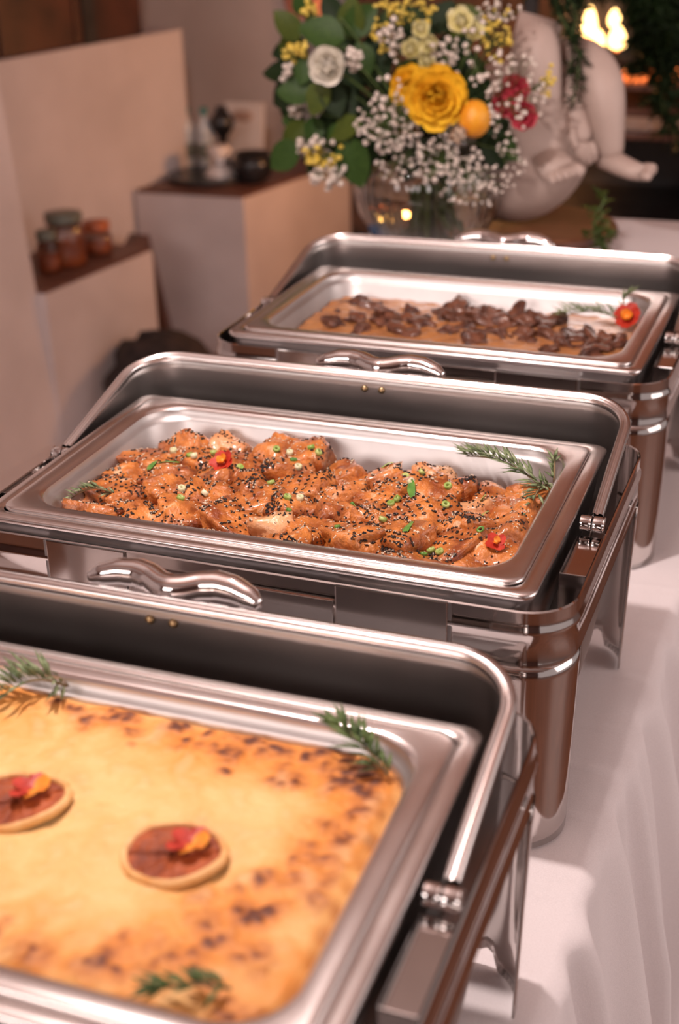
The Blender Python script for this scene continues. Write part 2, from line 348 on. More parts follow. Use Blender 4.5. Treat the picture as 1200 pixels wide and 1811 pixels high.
for k, (px, py, Y) in enumerate(((1120, 185, 3.05), (1160, 190, 3.1), (1085, 190, 3.08), (1190, 192, 3.12))):
    p = at(px, py, Y); o = MB().ball((0, 0, 0), .03, 2, (1.6, 1, .5), .4, k).build('ember_log', M['ember'], None, (p.x, p.y, 1.018)); tag(o, 'glowing orange ember on the rack shelf, %s from left' % ('second', 'third', 'first', 'fourth')[k], 'ember', 'embers on the rack')
for k, px in enumerate((1100, 1205)):
    p = at(px, 215, 3.05); t = thing('metal_tray', ('grey metal tray on the rack shelf beside the statue', 'pale metal tray on the rack shelf at the picture edge')[k], 'tray', (p.x, p.y, .864))
    MB().box((-.09, -.04, 0), (.09, .10, .045), .006).build('body', M['steel'], t, smooth=False)
    MB().box((-.096, -.046, .040), (.096, .106, .046), .002).build('rim', M['chrome'], t, smooth=False)
fl = bpy.data.lights.new('fire_light', 'POINT'); fl.energy = 20; fl.color = (1, .42, .14); fl.shadow_soft_size = .06
fo = bpy.data.objects.new('fire_light', fl); COL.objects.link(fo); fo.location = (-.62, 3.10, 1.0)
hs = struct('trim_7', MB().box((-.42, 2.55, 0), (1.6, 2.94, .62), .01), M['plaster2'])

# ------------------------------------------------------------------ table, cloth, riser
TX0, TX1, TY0, TY1 = -.43, .348, -1.35, 1.72
t = thing('buffet_table', 'long narrow buffet table under the white cloth', 'table', (0, 0, 0))
MB().box((TX0 + .02, TY0 + .02, .715), (TX1 - .02, TY1 - .02, .744), .004).build('table_top', M['ledgewood'], t, smooth=False)
for x in (TX0 + .08, TX1 - .08):
    for y in (TY0 + .1, .2, TY1 - .1): MB().box((x - .025, y - .025, 0), (x + .025, y + .025, .715)).build('leg', M['ledgewood'], t, smooth=False)
def edge_x(y): return TX1 + .012 * (y + .37) * 1.2 + .004 * noise.noise(Vector((y * 5, 3, 1)))
def cloth():
    mb = MB(); ny = 560; rows = []
    creases = [(-.47, .0022), (-.335, .0022), (-.225, .0028), (-.20, -.002), (-.10, .002), (-.02, .0022), (.06, .0016), (.17, .002), (.28, .0018), (.4, .0015), (-.6, .002)]
    prof = []                                       # u = distance over the edge
    tops = [i / 26 for i in range(27)]
    drops = [0.004, .010, .018, .028, .04, .055, .075, .1, .13, .17, .22, .28, .36, .46, .58, .68]
    for i in range(ny + 1):
        y = TY0 + (TY1 - TY0) * i / ny; row = []
        ex = edge_x(y)
        # left drop
        for d in reversed(drops):
            a = min(1, d / .35); row.append(Vector((TX0 - .014 - a * (.03 + .03 * math.sin(y * 21 + math.sin(y * 7) * 2)), y, ZT - d + .002)))
        for s in tops:
            x = TX0 + .01 + (ex - .016 - TX0 - .01) * s
            z = ZT
            for cy, ca in creases:
                dy = y - cy - .03 * (x - .3) - .006 * noise.noise(Vector((x * 9, cy * 50, 0)))
                g = math.exp(-(dy / .006) ** 2); wgt = max(0, min(1, (x - .05) / .15))
                z += ca * g * wgt
            z += .0009 * noise.noise(Vector((x * 14, y * 9, 2)))
            row.append(Vector((x, y, z)))
        for d in drops:
            # pleats of the skirt grow with the drop
            a = min(1, d / .30); q = min(1, d / .05)
            ph = y * 46 + 2.2 * noise.noise(Vector((y * 4, 0, 5))) + d * 1.3
            fold = .014 * math.sin(ph) + .009 * math.sin(y * 97 + 3 * noise.noise(Vector((y * 6, d, 0)))) + .008 * noise.noise(Vector((y * 20, d * 3, 9)))
            lip = -.016 * (1 - min(1, d / .022)) ** 2
            x = ex + lip + a * (.045 + fold * 1.2) + q * (1 - a) * .5 * fold
            row.append(Vector((x, y, ZT - d * (1 if d > .02 else .85) + .001)))
        rows.append(row)
    n = len(rows[0]); vs = [v for r in rows for v in r]
    fs = [(i * n + j, (i + 1) * n + j, (i + 1) * n + j + 1, i * n + j + 1) for i in range(ny) for j in range(n - 1)]
    mb.add(vs, [f[::-1] for f in fs])
    for row in (rows[0], rows[-1]):                 # end drops
        sg = -1 if row is rows[0] else 1
        k = [v for v in row if v.z > ZT - .005]
        mb.loft([[v + Vector((0, sg * (.01 + .02 * d * math.sin(v.x * 40)), -d)) if d else v for v in k] for d in (0, .02, .2, .68)], False)
    return mb
co = cloth().build('tablecloth', M['cloth']); tag(co, 'white tablecloth with a pleated skirt over the buffet table', 'tablecloth')
RZ = ZR - .092
rs = MB().box((-.405, 1.17, ZT + .003), (.345, 1.60, RZ), .008).build('display_riser', M['cloth'], smooth=False)
tag(rs, 'white cloth covered riser box carrying vase and statue', 'riser')

# ------------------------------------------------------------------ chafing dishes (local frame: origin on the table under the pan, pan rim at z = H)
H = ZR - ZT          # .285
SX, SYF, SYB, SR = .312, -.176, .240, .046
ZTOP, ZBAND = H - .024, H - .084
def shell_path(off=0.0, n=9):
    hx, hy = SX + off, (SYB - SYF) / 2 + off
    return rrect(hx, hy, SR + off, 0, n, (SYB + SYF) / 2)
def dens(path, step=.02):
    out = []
    for i, p in enumerate(path):
        q = path[(i + 1) % len(path)]; n = max(1, int((q - p).length / step))
        for k in range(n): out.append(p.lerp(q, k / n))
    return out
def build_frame(t):
    """band around the dish with a beaded top edge"""
    prof = [(-.0012, 0.0), (.0, .0012), (.0016, .0), (.0016, -.010), (.0016, -.015), (.0036, -.018), (.0036, -.022), (.0016, -.025), (.0016, -.052), (.003, -.055), (.0016, -.0595), (-.0012, -.0600), (-.0012, -.03)]
    base = dens(shell_path(0, 10), .03); cen = Vector((0, (SYB + SYF) / 2, 0)); loops = []
    def offp(off): return dens_like(off)
    ref = shell_path(0, 10)
    def dens_like(off):
        path = shell_path(off, 10); out = []
        for i, p in enumerate(ref):
            q = ref[(i + 1) % len(ref)]; n = max(1, int((q - p).length / .03))
            a, b = path[i], path[(i + 1) % len(path)]
            for k in range(n): out.append(a.lerp(b, k / n))
        return out
    for off, dz in prof:
        loops.append([v + Vector((0, 0, ZTOP + dz)) for v in dens_like(off)])
    loops.append(loops[0])
    MB().loft(loops, True).build('frame_band', M['mirror'], t, sharp=50)
    # front panel with a recess for the handle, a little proud of the band
    y = SYF - .0015
    def panel(x0, x1, z0, z1, yy, d, name='front_panel', mat='mirror'):
        return MB().box((x0, yy - d, z0), (x1, yy, z1), min(.0012, d * .4)).build(name, M[mat], t, smooth=False)
    panel(-.205, -.118, ZBAND - .055, ZTOP + .001, y, .003)
    panel(-.116, .096, ZBAND - .055, ZTOP - .016, y, .003)
    panel(.098, .205, ZBAND - .055, ZTOP + .001, y, .003)
    MB().box((-.117, y - .002, ZTOP - .017), (.097, SYF + .012, ZTOP - .0155)).build('handle_recess', M['mirror'], t, smooth=False)
    for x in (-.2065, .2065): MB().box((x - .0015, y - .0018, ZBAND - .055), (x + .0015, y, ZTOP)).build('seam', M['darksteel'], t, smooth=False)
    panel(-.205, .205, ZBAND - .05, ZTOP, SYB + .0045, .003, 'back_panel')
    # side brackets under the hinge
    for s in (-1, 1):
        MB().box((min(s * .2835, s * .309), -.082, H - .075), (max(s * .2835, s * .309), .002, H - .030), .001).build('hinge_bracket', M['mirror'], t, smooth=False)
        for k in range(2):
            a, b = (.2845, .2962) if k == 0 else (.2975, .3092)
            m = MB(); n = 20; loops = []
            for xx, r in ((a, .0), (a, .0072), (a + .0008, .0080), (b - .003, .0080), (b - .0022, .0074), (b - .0015, .0080), (b - .0006, .0080), (b, .0072), (b, .0)):
                loops.append([Vector((s * xx, .010 + r * math.cos(j * 2 * PI / n), H - .020 + r * math.sin(j * 2 * PI / n))) for j in range(n)])
            m.loft(loops).build('hinge_pin', M['chrome'], t, sharp=40)
def build_legs(t):
    for sx in (-1, 1):
        for sy in (-1, 1):
            Y0 = SYF if sy < 0 else SYB
            cx, cy = SX - SR, Y0 - sy * SR
            cols = []                                # (x, y, z_bottom), from the side plane, round the corner, along front/back
            off = .0022; r = SR + off
            for k in range(3): cols.append((cx + r, cy - sy * .006 * (1 - k / 3), 0.0, .006 * (1 - k / 3)))
            for k in range(13):
                a = PI / 2 * k / 12; cols.append((cx + r * math.cos(a), cy + sy * r * math.sin(a), 0.0, 0))
            for k in range(1, 45):
                x = cx - .070 * k / 44; cols.append((x, cy + sy * r, None, 0))
            loops = []; bots = []
            for ci, (x, y, zb, side) in enumerate(cols):
                zb = 0.0
                if ci > 9 and x < .2885:              # hooked foot: toe at the corner, notch, lip, then the arch between the legs
                    if x > .2800: u = (.2885 - x) / .0085; zb = .021 * math.sin(u * PI / 2) ** .6
                    elif x > .258: u = (.280 - x) / .022; zb = .021 - .0075 * math.sin(PI * min(1, u * 1.1)) + .002 * u
                    else: u = max(0, (.258 - x) / .062); zb = .0225 + (H - .110 - .0225) * u ** 1.5
                bots.append(zb)
            ztop = H - .079; nz = 14
            for i in range(nz + 1):
                f = i / nz; L = []
                for (x, y, _, side), zb in zip(cols, bots):
                    z = ztop + (zb - ztop) * f
                    k = 1 - .0 * f
                    L.append(Vector((sx * (x - .006 * ((ztop - z) / ztop)), y - sy * .006 * ((ztop - z) / ztop), z)))
                loops.append(L)
            o = MB().loft(loops, False).build('leg', M['mirror'], t, sharp=60); solid(o, .0022)
def build_water_pan(t):
    L = [(.2805, .1778, .014, -.012), (.2820, .1792, .015, -.0095), (.2815, .1787, .015, -.0068), (.2790, .1765, .0145, -.0055), (.2680, .1655, .012, -.0055), (.2660, .1636, .012, -.007)]
    MB().loft([rrect(a, b, c, H + z, 8) for a, b, c, z in L]).build('water_pan_rim', M['rimsteel'], t, sharp=70)
    L = [(.2800, .1773, .014, -.0118), (.2785, .1752, .016, -.0128), (.2775, .1745, .018, -.020), (.272, .169, .024, -.06), (.262, .158, .03, -.110), (.24, .14, .03, -.118)]
    MB().loft([rrect(a, b, c, H + z, 8) for a, b, c, z in L], cap1=True).build('water_pan', M['darksteel'], t, sharp=60)
LX, LRAD, LC = .2945, .2075, .050
AXY, AXZ, TH0 = .010, H - .020, 14.5
def lid_prof(dx=0.0, dr=0.0, n=10, r0=.012):
    """U shaped outline (x, r): from one hinge round the lid to the other"""
    out = []; hx, rr = LX + dx, LRAD + dr; c = LC + max(dx, dr)
    m = 14
    for k in range(m): out.append((hx, r0 + (rr - c - r0) * k / m))
    for k in range(n + 1):
        a = PI / 2 * k / n; out.append((hx - c + c * math.cos(a), rr - c + c * math.sin(a)))
    out2 = [(-x, r) for x, r in reversed(out)]
    mid = [(hx - c - (2 * (hx - c)) * k / 16, rr) for k in range(1, 16)]
    return out + mid + out2
def lid_pt(x, r, th, dn=0.0):
    a = R_(th); return Vector((x, AXY + r * math.cos(a) - dn * math.sin(a), AXZ + r * math.sin(a) + dn * math.cos(a)))
def build_lid(t):
    lid = thing_part('lid', t)
    loops = []
    for k in range(29):
        th = TH0 - 112 * k / 28
        loops.append([lid_pt(x, r, th) for x, r in lid_prof()])
    o = MB().loft(loops, False).build('lid_shell', M['lidin'], lid, sharp=70); solid(o, .0014)
    # rolled double rim
    prof = [(-.0012, -.004), (-.0016, .001), (-.0004, .0034), (.0020, .0042), (.0036, .0026), (.0050, .0024), (.0066, .0042), (.0092, .0036), (.0106, .0008), (.0100, -.003), (.0070, -.0046), (.001, -.005)]
    loops = []
    for off, dn in prof: loops.append([lid_pt(x, r, TH0, dn) for x, r in lid_prof(off, off)])
    loops.append(loops[0])
    MB().loft(loops, False).build('rim', M['rimsteel'], lid, sharp=60)
    for s in (-1, 1):
        sc = MB(); a = lid_pt(s * .0105, LRAD - .0008, TH0 - 4.2); nrm = (lid_pt(0, 0, 0) - lid_pt(0, LRAD, TH0 - 4.2)).normalized()
        sc.tube([a, a + nrm * .0022, a + nrm * .0034], [.0040, .0040, .0022], 12)
        sc.tube([a + nrm * .003, a + nrm * .0042], [.0016, .0012], 6)
        sc.build('screw', M['brass'], lid)
    # cast handle on the outside: two drooping arms on a short neck
    hb = MB(); th = TH0 - 4.5
    def hp(x, out, dth=0): return lid_pt(x, LRAD + out, th + dth + min(1, out / .018) * 4.2)
    arm = [(.078, .0235, -.8), (.068, .0285, -.4), (.052, .0335, 0), (.036, .0350, 0), (.022, .0315, 0), (.010, .0250, 0), (0, .0220, 0), (-.010, .0250, 0), (-.022, .0315, 0), (-.036, .0350, 0), (-.052, .0335, 0), (-.068, .0285, -.4), (-.078, .0235, -.8)]
    rad = [.0045, .0090, .0112, .0120, .0118, .0118, .0122, .0118, .0118, .0120, .0112, .0090, .0045]
    pts = []; rr = []
    for i in range(len(arm) - 1):
        for k in range(4):
            u = k / 4; pts.append(hp(*[arm[i][j] * (1 - u) + arm[i + 1][j] * u for j in range(3)])); rr.append(rad[i] * (1 - u) + rad[i + 1] * u)
    pts.append(hp(*arm[-1])); rr.append(rad[-1])
    hb.tube(pts, rr, 14, 1.05)
    hb.tube([hp(0, .0060), hp(0, .009), hp(0, .014), hp(0, .019), hp(0, .024)], [.0062, .0085, .0095, .0100, .010], 14)
    hb.build('handle', M['chrome'], lid)
def thing_part(name, parent):
    o = bpy.data.objects.new(name, None); o.empty_display_size = .03; link(o, parent); return o
def build_chafer(x, y, rz, label):
    t = thing('chafing_dish', label, 'chafing dish', (x, y, ZT + .003), (0, 0, rz), 'chafing dishes on the buffet table')
    build_frame(t); build_legs(t); build_water_pan(t); build_lid(t); return t
def copy_tree(o, parent=None):
    c = o.copy(); COL.objects.link(c)
    if parent is not None: c.parent = parent
    for ch_ in list(o.children): copy_tree(ch_, c)
    return c
PM, PB, PF = (0, 0, 0), (-.0051, .6049, -.0078), (.0137, -.5635, .0038)
c0 = build_chafer(*PM, 'steel chafing dish holding the salmon, middle of the row')
c1 = copy_tree(c0); c1.location = (PB[0], PB[1], ZT + .003); c1.rotation_euler = (0, 0, PB[2]); c1['label'] = 'steel chafing dish holding the brown stew, nearest the flowers'
c2 = copy_tree(c0); c2.location = (PF[0], PF[1], ZT + .003); c2.rotation_euler = (0, 0, PF[2]); c2['label'] = 'steel chafing dish holding the golden gratin, nearest the camera'

# food pans (origin at the rim level)
def pan_floor(z):          # half sizes of the inside at depth z (negative)
    k = min(1, max(0, (-z - .012) / .053)); return .2405 - .012 * k, .1385 - .012 * k
def build_pan(P, label):
    t = thing('food_pan', label, 'food pan', (P[0], P[1], ZR), (0, 0, P[2]), 'food pans in the chafing dishes')
    L = [(.2650, .1625, .0155, -.0056), (.2660, .1635, .016, -.0030), (.2655, .1630, .016, -.0008), (.2635, .1610, .0155, .0004), (.2600, .1575, .015, .0006), (.2500, .1475, .040, .0002), (.2485, .1460, .044, -.0006), (.2465, .1440, .044, -.003)]
    MB().loft([rrect(a, b, c, z, 9) for a, b, c, z in L]).build('rim', M['rimsteel'], t, sharp=75)
    L = [(.2465, .1440, .044, -.003), (.2455, .1430, .044, -.011), (.2425, .1400, .043, -.0125), (.2405, .1385, .043, -.016), (.2300, .1280, .042, -.060), (.225, .123, .040, -.0645), (.20, .10, .03, -.066)]
    MB().loft([rrect(a, b, c, z, 9) for a, b, c, z in L], cap1=True).build('basin', M['panin'], t, sharp=75)
    return t
build_pan(PM, 'steel food pan full of glazed salmon pieces')
build_pan(PB, 'steel food pan full of brown meat stew')
build_pan(PF, 'steel food pan full of golden baked gratin')
def plocal(P, x, y, z):
    c, s = math.cos(P[2]), math.sin(P[2]); return Vector((P[0] + c * x - s * y, P[1] + s * x + c * y, ZR + z))

# ------------------------------------------------------------------ salmon
rnd = random.Random(7)
def chunk_mesh(name, mat, seed, sx, sy, sz, rough=.16):
    bm = bmesh.new(); bmesh.ops.create_cube(bm, size=2)
    bmesh.ops.subdivide_edges(bm, edges=bm.edges[:], cuts=7, use_grid_fill=True)
    sd = Vector((seed * 7.3, seed * 2.1, seed))
    for v in bm.verts:
        p = v.co; n = p.normalized()
        q = Vector([math.copysign(abs(c_) ** .8, c_) for c_ in p])
        q = q.lerp(n * 1.25, .50)
        k = 1 + rough * noise.noise(n * 1.3 + sd) * 2.0 + .16 * noise.noise(n * 3.2 + sd) + .07 * noise.noise(n * 8 + sd)
        # flakes of the fish: faint parallel ridges
        k += .035 * math.sin(p.x * 9 + 3 * noise.noise(n * 2 + sd))
        v.co = Vector((q.x * sx, q.y * sy, q.z * sz)) * k
    bm.verts.index_update()
    vs = [v.co.copy() for v in bm.verts]; fs = [[v.index for v in f.verts] for f in bm.faces]
    nr = [(f.normal.copy(), f.calc_center_median()) for f in bm.faces]; bm.normal_update(); nr = [(f.normal.copy(), f.calc_center_median(), f.calc_area()) for f in bm.faces]
    bm.free()
    return mesh(name, vs, fs, mat), nr
def seed_mesh(name, mat, nr, n, r, size=.0015, up=.35, clump=True, ph=0):
    mb = MB(); tries = 0
    top = [x for x in nr if x[0].z > up]
    while n > 0 and tries < 6000:
        tries += 1
        nm, c, a = r.choice(top)
        if clump and noise.noise(c * 55 + Vector((ph, 0, 0))) < r.uniform(-.15, .30): continue
        n -= 1
        tx = nm.orthogonal().normalized(); ty = nm.cross(tx); a = r.uniform(0, PI)
        d = tx * math.cos(a) + ty * math.sin(a); e = nm.cross(d)
        p = c + tx * r.uniform(-.0016, .0016) + ty * r.uniform(-.0016, .0016) + nm * .0004
        L, W_, T_ = size * r.uniform(.85, 1.15) * 1.05, size * .58, size * .45
        mb.add([p + d * L, p + e * W_ + nm * T_ * .3, p - d * L * .9, p - e * W_ + nm * T_ * .3, p + nm * T_ * 1.4 + d * L * .15, p - nm * T_], [(0, 1, 4), (1, 2, 4), (2, 3, 4), (3, 0, 4), (1, 0, 5), (2, 1, 5), (3, 2, 5), (0, 3, 5)])
    return mb.mesh(name, mat)
VAR = []
dims = [(.029, .022, .017), (.034, .020, .016), (.026, .024, .017), (.031, .024, .015), (.022, .018, .015), (.036, .024, .016), (.027, .019, .018), (.030, .021, .016)]
for i, d in enumerate(dims):
    me, nr = chunk_mesh('salmon_piece', M['salmonpale'] if i in (4,) else M['salmon'], i + 1, *d)
    heavy = i in (0, 1, 3, 5, 7)
    sb = seed_mesh('black_sesame', M['seedb'], nr, (290 if heavy else 55) , rnd, .0017, .30, True, i * 5)
    sw = seed_mesh('white_sesame', M['seedw'], nr, (150 if heavy else 55), rnd, .0014, .30, True, i * 5 + 2)
    VAR.append((me, sb, sw))
# (x, y, z, variant, turn) in pan coordinates; five loose rows from the back wall to the front
SAL = [
 # back row
 (-.185, .088, -.038, 0, 20), (-.140, .108, -.038, 4, 10), (-.070, .104, -.033, 2, 60), (-.035, .098, -.032, 6, 70), (.112, .096, -.030, 4, 80),
 # second row
 (-.212, .048, -.042, 3, 15), (-.155, .062, -.037, 1, -10), (-.098, .066, -.040, 5, 5), (-.046, .058, -.036, 7, 60), (.008, .070, -.037, 0, 35), (.055, .073, -.036, 3, 20), (.095, .064, -.036, 5, 80), (.142, .078, -.040, 7, 85), (.190, .068, -.040, 2, 20), (.222, .080, -.043, 6, 40),
 # third row
 (-.215, .000, -.042, 0, 25), (-.168, .018, -.037, 2, -5), (-.118, .024, -.037, 7, -35), (-.070, .018, -.038, 1, -60), (-.018, .022, -.037, 5, 15), (.034, .026, -.037, 6, 50), (.080, .020, -.037, 3, -15), (.126, .032, -.036, 0, 70), (.172, .030, -.037, 4, 10), (.212, .032, -.039, 2, 60),
 # fourth row
 (-.205, -.046, -.040, 5, -12), (-.150, -.022, -.038, 6, 20), (-.102, -.030, -.036, 0, -20), (-.052, -.024, -.037, 3, 60), (-.006, -.026, -.037, 7, 20), (.042, -.020, -.037, 2, -70), (.090, -.024, -.035, 1, 55), (.138, -.016, -.035, 5, 75), (.188, -.014, -.037, 7, 40), (.220, -.012, -.040, 6, 80),
 # front row
 (-.160, -.072, -.040, 1, -8), (-.108, -.074, -.038, 2, 15), (-.058, -.070, -.037, 5, -15), (-.008, -.072, -.038, 4, 30), (.030, -.068, -.038, 6, 70), (.078, -.070, -.037, 3, -10), (.130, -.066, -.036, 0, 60), (.180, -.062, -.037, 5, 80), (.215, -.056, -.041, 2, 20),
 (-.200, -.095, -.043, 3, 5), (-.130, -.108, -.043, 0, 10), (-.060, -.108, -.043, 7, -10), (.01, -.108, -.043, 1, 10), (.08, -.106, -.043, 3, 0), (.15, -.104, -.043, 5, 30), (.205, -.096, -.043, 2, 0)]
rows = ['back row', 'second row', 'third row', 'fourth row', 'fifth row', 'foremost row']
ords = ['first', 'second', 'third', 'fourth', 'fifth', 'sixth', 'seventh', 'eighth', 'ninth', 'tenth', 'eleventh']
cnts = [5, 10, 10, 10, 9, 7]
idx = 0; SALPOS = []
for ri, cn in enumerate(cnts):
    for k in range(cn):
        x, y, z, v, tn = SAL[idx]; idx += 1
        me, sb, sw = VAR[v]; p = plocal(PM, x, y, z + rnd.uniform(-.004, .005))
        o = bpy.data.objects.new('salmon_piece', me); COL.objects.link(o); o.location = p
        o.rotation_euler = (R_(rnd.uniform(-26, 22) - (6 if ri > 0 else -22)), R_(rnd.uniform(-24, 24)), R_(tn + rnd.uniform(-30, 30)))
        s_ = rnd.uniform(.94, 1.06); o.scale = (s_, s_, s_ * rnd.uniform(.95, 1.2))
        tag(o, 'sesame glazed salmon piece, %s from left in the %s of the pan' % (ords[k], rows[ri]), 'salmon', 'salmon pieces in the middle pan')
        for nm, m_ in (('black_sesame', sb), ('white_sesame', sw)):
            c_ = bpy.data.objects.new(nm, m_); link(c_, o); c_['kind'] = 'stuff'
        SALPOS.append((x, y, z))
sl = MB().loft([rrect(a, b, .04, z, 9) for a, b, z in ((.2285, .1265, -.0595), (.226, .124, -.0585), (.1, .05, -.0585))], cap1=True).build('salmon_sauce', M['sauce'], None, (PM[0], PM[1], ZR))
tag(sl, 'thin brown glossy sauce under the salmon pieces', 'sauce', kind='stuff')

# scallion slices, resting on the pieces: the height is found by a downward ray
bpy.context.view_layer.update()
DG = bpy.context.evaluated_depsgraph_get()
def drop(P, x, y, z0=.05):
    a = plocal(P, x, y, z0); hit, loc, nm, *_ = S.ray_cast(DG, a, Vector((0, 0, -1)))
    return (loc, nm) if hit else (plocal(P, x, y, -.03), Vector((0, 0, 1)))
def ring_mesh(name, mat, r, h, ov=1.0):
    n = 9; return MB().loft([[Vector((rr * math.cos(k * 2 * PI / n), ov * rr * math.sin(k * 2 * PI / n), z)) for k in range(n)] for rr, z in ((r * .5, 0), (r, 0), (r, h), (r * .5, h), (r * .5, 0))]).mesh(name, mat)
def blade_mesh(name, mat, L, W_):
    vs = []; n = 5
    for i in range(n + 1):
        u = i / n; w_ = W_ * (math.sin(PI * (u * .8 + .12)) ** .7)
        for s in (-1, 0, 1): vs.append(Vector((s * w_, (u - .5) * L, .0016 + .0012 * math.sin(u * 4) - abs(s) * .0010)))
    m_ = mesh(name, vs, [(i * 3 + j, i * 3 + j + 1, i * 3 + j + 4, i * 3 + j + 3) for i in range(n) for j in range(2)], mat); return m_
SC = [ring_mesh('scallion_slice', M['scallion'], .0042, .004), ring_mesh('scallion_slice', M['scallionw'], .0040, .005), ring_mesh('scallion_slice', M['scalliond'], .0040, .003, .7), blade_mesh('scallion_slice', M['scalliond'], .026, .0050), blade_mesh('scallion_slice', M['scallion'], .014, .0034)]
SLAB = ['pale green scallion ring on the salmon', 'whitish scallion ring on the salmon', 'dark green scallion ring on the salmon', 'long dark green scallion strip on the salmon', 'short light green scallion strip on the salmon']
sp = [(-.175, .03, 3), (-.190, .018, 3), (-.16, .052, 0), (-.152, .046, 1), (-.185, .06, 1), (-.07, .085, 0), (-.05, .075, 1), (-.03, .09, 0), (-.02, .083, 0), (-.04, .062, 2), (.02, .03, 2), (.03, .045, 4), (.06, .085, 4), (.085, .07, 4), (.10, .08, 0), (.10, .04, 1), (.105, .03, 3), (.095, .015, 0), (.09, .008, 0), (.12, .06, 2), (.18, .035, 4), (.15, .0, 0), (.05, .0, 2), (.055, -.006, 4), (.0, -.02, 1), (-.01, -.03, 0), (.005, -.045, 0), (.002, -.055, 2), (-.12, -.05, 1), (-.115, -.064, 0), (-.10, -.04, 1), (-.04, .0, 0), (-.025, -.01, 1), (.13, -.06, 3), (.16, -.08, 0), (.17, -.085, 0), (.155, -.09, 2), (.10, -.05, 0), (.2, -.05, 2), (.19, .0, 4), (.06, -.07, 2), (-.03, .05, 1), (-.09, .03, 4), (.14, .045, 0), (-.14, .07, 0)]
ORD3 = ords + ['twelfth', 'thirteenth', 'fourteenth', 'fifteenth', 'sixteenth', 'seventeenth', 'eighteenth']
cnt3 = {}
for x, y, k in sorted(sp):
    cnt3[k] = cnt3.get(k, -1) + 1
    loc, nm = drop(PM, x, y); o = bpy.data.objects.new('scallion_slice', SC[k]); COL.objects.link(o); o.location = loc - nm * .0004
    o.rotation_euler = (frame_z(nm.orthogonal(), nm) @ Matrix.Rotation(rnd.uniform(0, 6.28), 3, 'Z')).to_euler()
    tag(o, SLAB[k] + ', %s from left of its kind' % ORD3[cnt3[k]], 'scallion', 'scallion slices on the salmon')

# ------------------------------------------------------------------ rosemary, marigolds
def sprig(P, base, tip, n, label, dark=False, nl=.026, seed=1, z_arch=.012, spread=55):
    r = random.Random(seed); a = plocal(P, *base); b = plocal(P, *tip)
    t = thing('rosemary_sprig', label, 'rosemary', a, group='rosemary sprigs on the dishes')
    d = b - a; pts = []
    for i in range(9):
        u = i / 8; pts.append(d * u + Vector((0, 0, z_arch * math.sin(PI * u) + .001)))
    MB().tube(pts, [.0013 * (1 - .5 * i / 8) for i in range(9)], 6).build('stem', M['twig'], t)
    mb = MB(); T = d.normalized()
    for i in range(n):
        u = (i + r.random()) / n; k = min(7, int(u * 8)); p = pts[k].lerp(pts[k + 1], u * 8 - k)
        ph = r.uniform(0, 2 * PI); sd = T.orthogonal().normalized(); sd = Matrix.Rotation(ph, 3, T) @ sd
        if sd.z < -.3: sd.z = -sd.z * .5
        sp_ = R_(spread * r.uniform(.7, 1.15)) * (1 - .45 * u); dirn = (T * math.cos(sp_) + sd * math.sin(sp_)).normalized()
        L = nl * r.uniform(.7, 1.15) * (1 - .25 * abs(u - .4)); w_ = .0021
        side = dirn.cross(Vector((0, 0, 1))); side = side.normalized() if side.length > .01 else Vector((1, 0, 0)); up = side.cross(dirn)
        q = p + dirn * L * .5 + up * L * .05; e = p + dirn * L - up * L * .03
        mb.add([p, q + side * w_, q - side * w_, q + up * .0009, e, q - up * .0006], [(0, 1, 3), (0, 3, 2), (3, 1, 4), (2, 3, 4), (0, 5, 1), (0, 2, 5), (1, 5, 4), (5, 2, 4)])
    o = mb.build('needles', M['needled' if dark else 'needle'], t); o['kind'] = 'stuff'
    return t
sprig(PM, (.234, .088, -.024), (.136, .128, -.014), 66, 'long rosemary sprig at the right back corner of the salmon pan', seed=3, nl=.030)
sprig(PM, (.236, .094, -.022), (.228, .030, -.024), 34, 'rosemary sprig hanging down the right wall of the salmon pan', seed=5, nl=.024)
sprig(PM, (.238, .105, -.022), (.232, .132, -.010), 14, 'short rosemary tip in the corner of the salmon pan', seed=6, nl=.016)
sprig(PM, (-.185, -.062, -.026), (-.232, -.084, -.022), 26, 'small rosemary sprig at the left front corner of the salmon pan', seed=8, nl=.016)
sprig(PB, (.222, .090, -.028), (.130, .072, -.020), 64, 'rosemary sprig beside the orange marigold on the stew', seed=11, nl=.030)
sprig(PB, (.205, .10, -.022), (.215, .132, .000), 12, 'upright rosemary tip behind the orange marigold on the stew', seed=12, nl=.022)
def petal_mesh(name, mat, L, W_, cup=.3, nu=5, nv=4, ruff=.0):
    vs = []
    for i in range(nu + 1):
        u = i / nu; w_ = W_ * math.sin(PI * (.10 + .80 * u) ** .9) ** .8 if u < 1 else W_ * .45
        for j in range(nv + 1):
            v = j / nv * 2 - 1
            x = v * w_; y = u * L; z = cup * L * (u * u * .8 + v * v * .35 * u) + ruff * L * math.sin(v * 7 + u * 3) * u
            vs.append(Vector((x, y, z)))
    n = nv + 1
    return mesh(name, vs, [(i * n + j, i * n + j + 1, (i + 1) * n + j + 1, (i + 1) * n + j) for i in range(nu) for j in range(nv)], mat)
def put_petals(t, me, n, tilt, r0, z0, twist=0.0, rr=None, sc=1.0, name='petal'):
    rr = rr or rnd
    for k in range(n):
        a = 2 * PI * k / n + twist + rr.uniform(-.12, .12)
        o = bpy.data.objects.new(name, me); link(o, t)
        o.matrix_local = Matrix.Translation((-math.sin(a) * r0, math.cos(a) * r0, z0)) @ Matrix.Rotation(a, 4, 'Z') @ Matrix.Rotation(R_(tilt + rr.uniform(-8, 8)), 4, 'X') @ Matrix.Scale(sc * rr.uniform(.92, 1.08), 4)
PR = petal_mesh('petal', M['petred'], .014, .0075, .10, ruff=.05); PO = petal_mesh('petal', M['petorange'], .008, .0045, .25, ruff=.06)
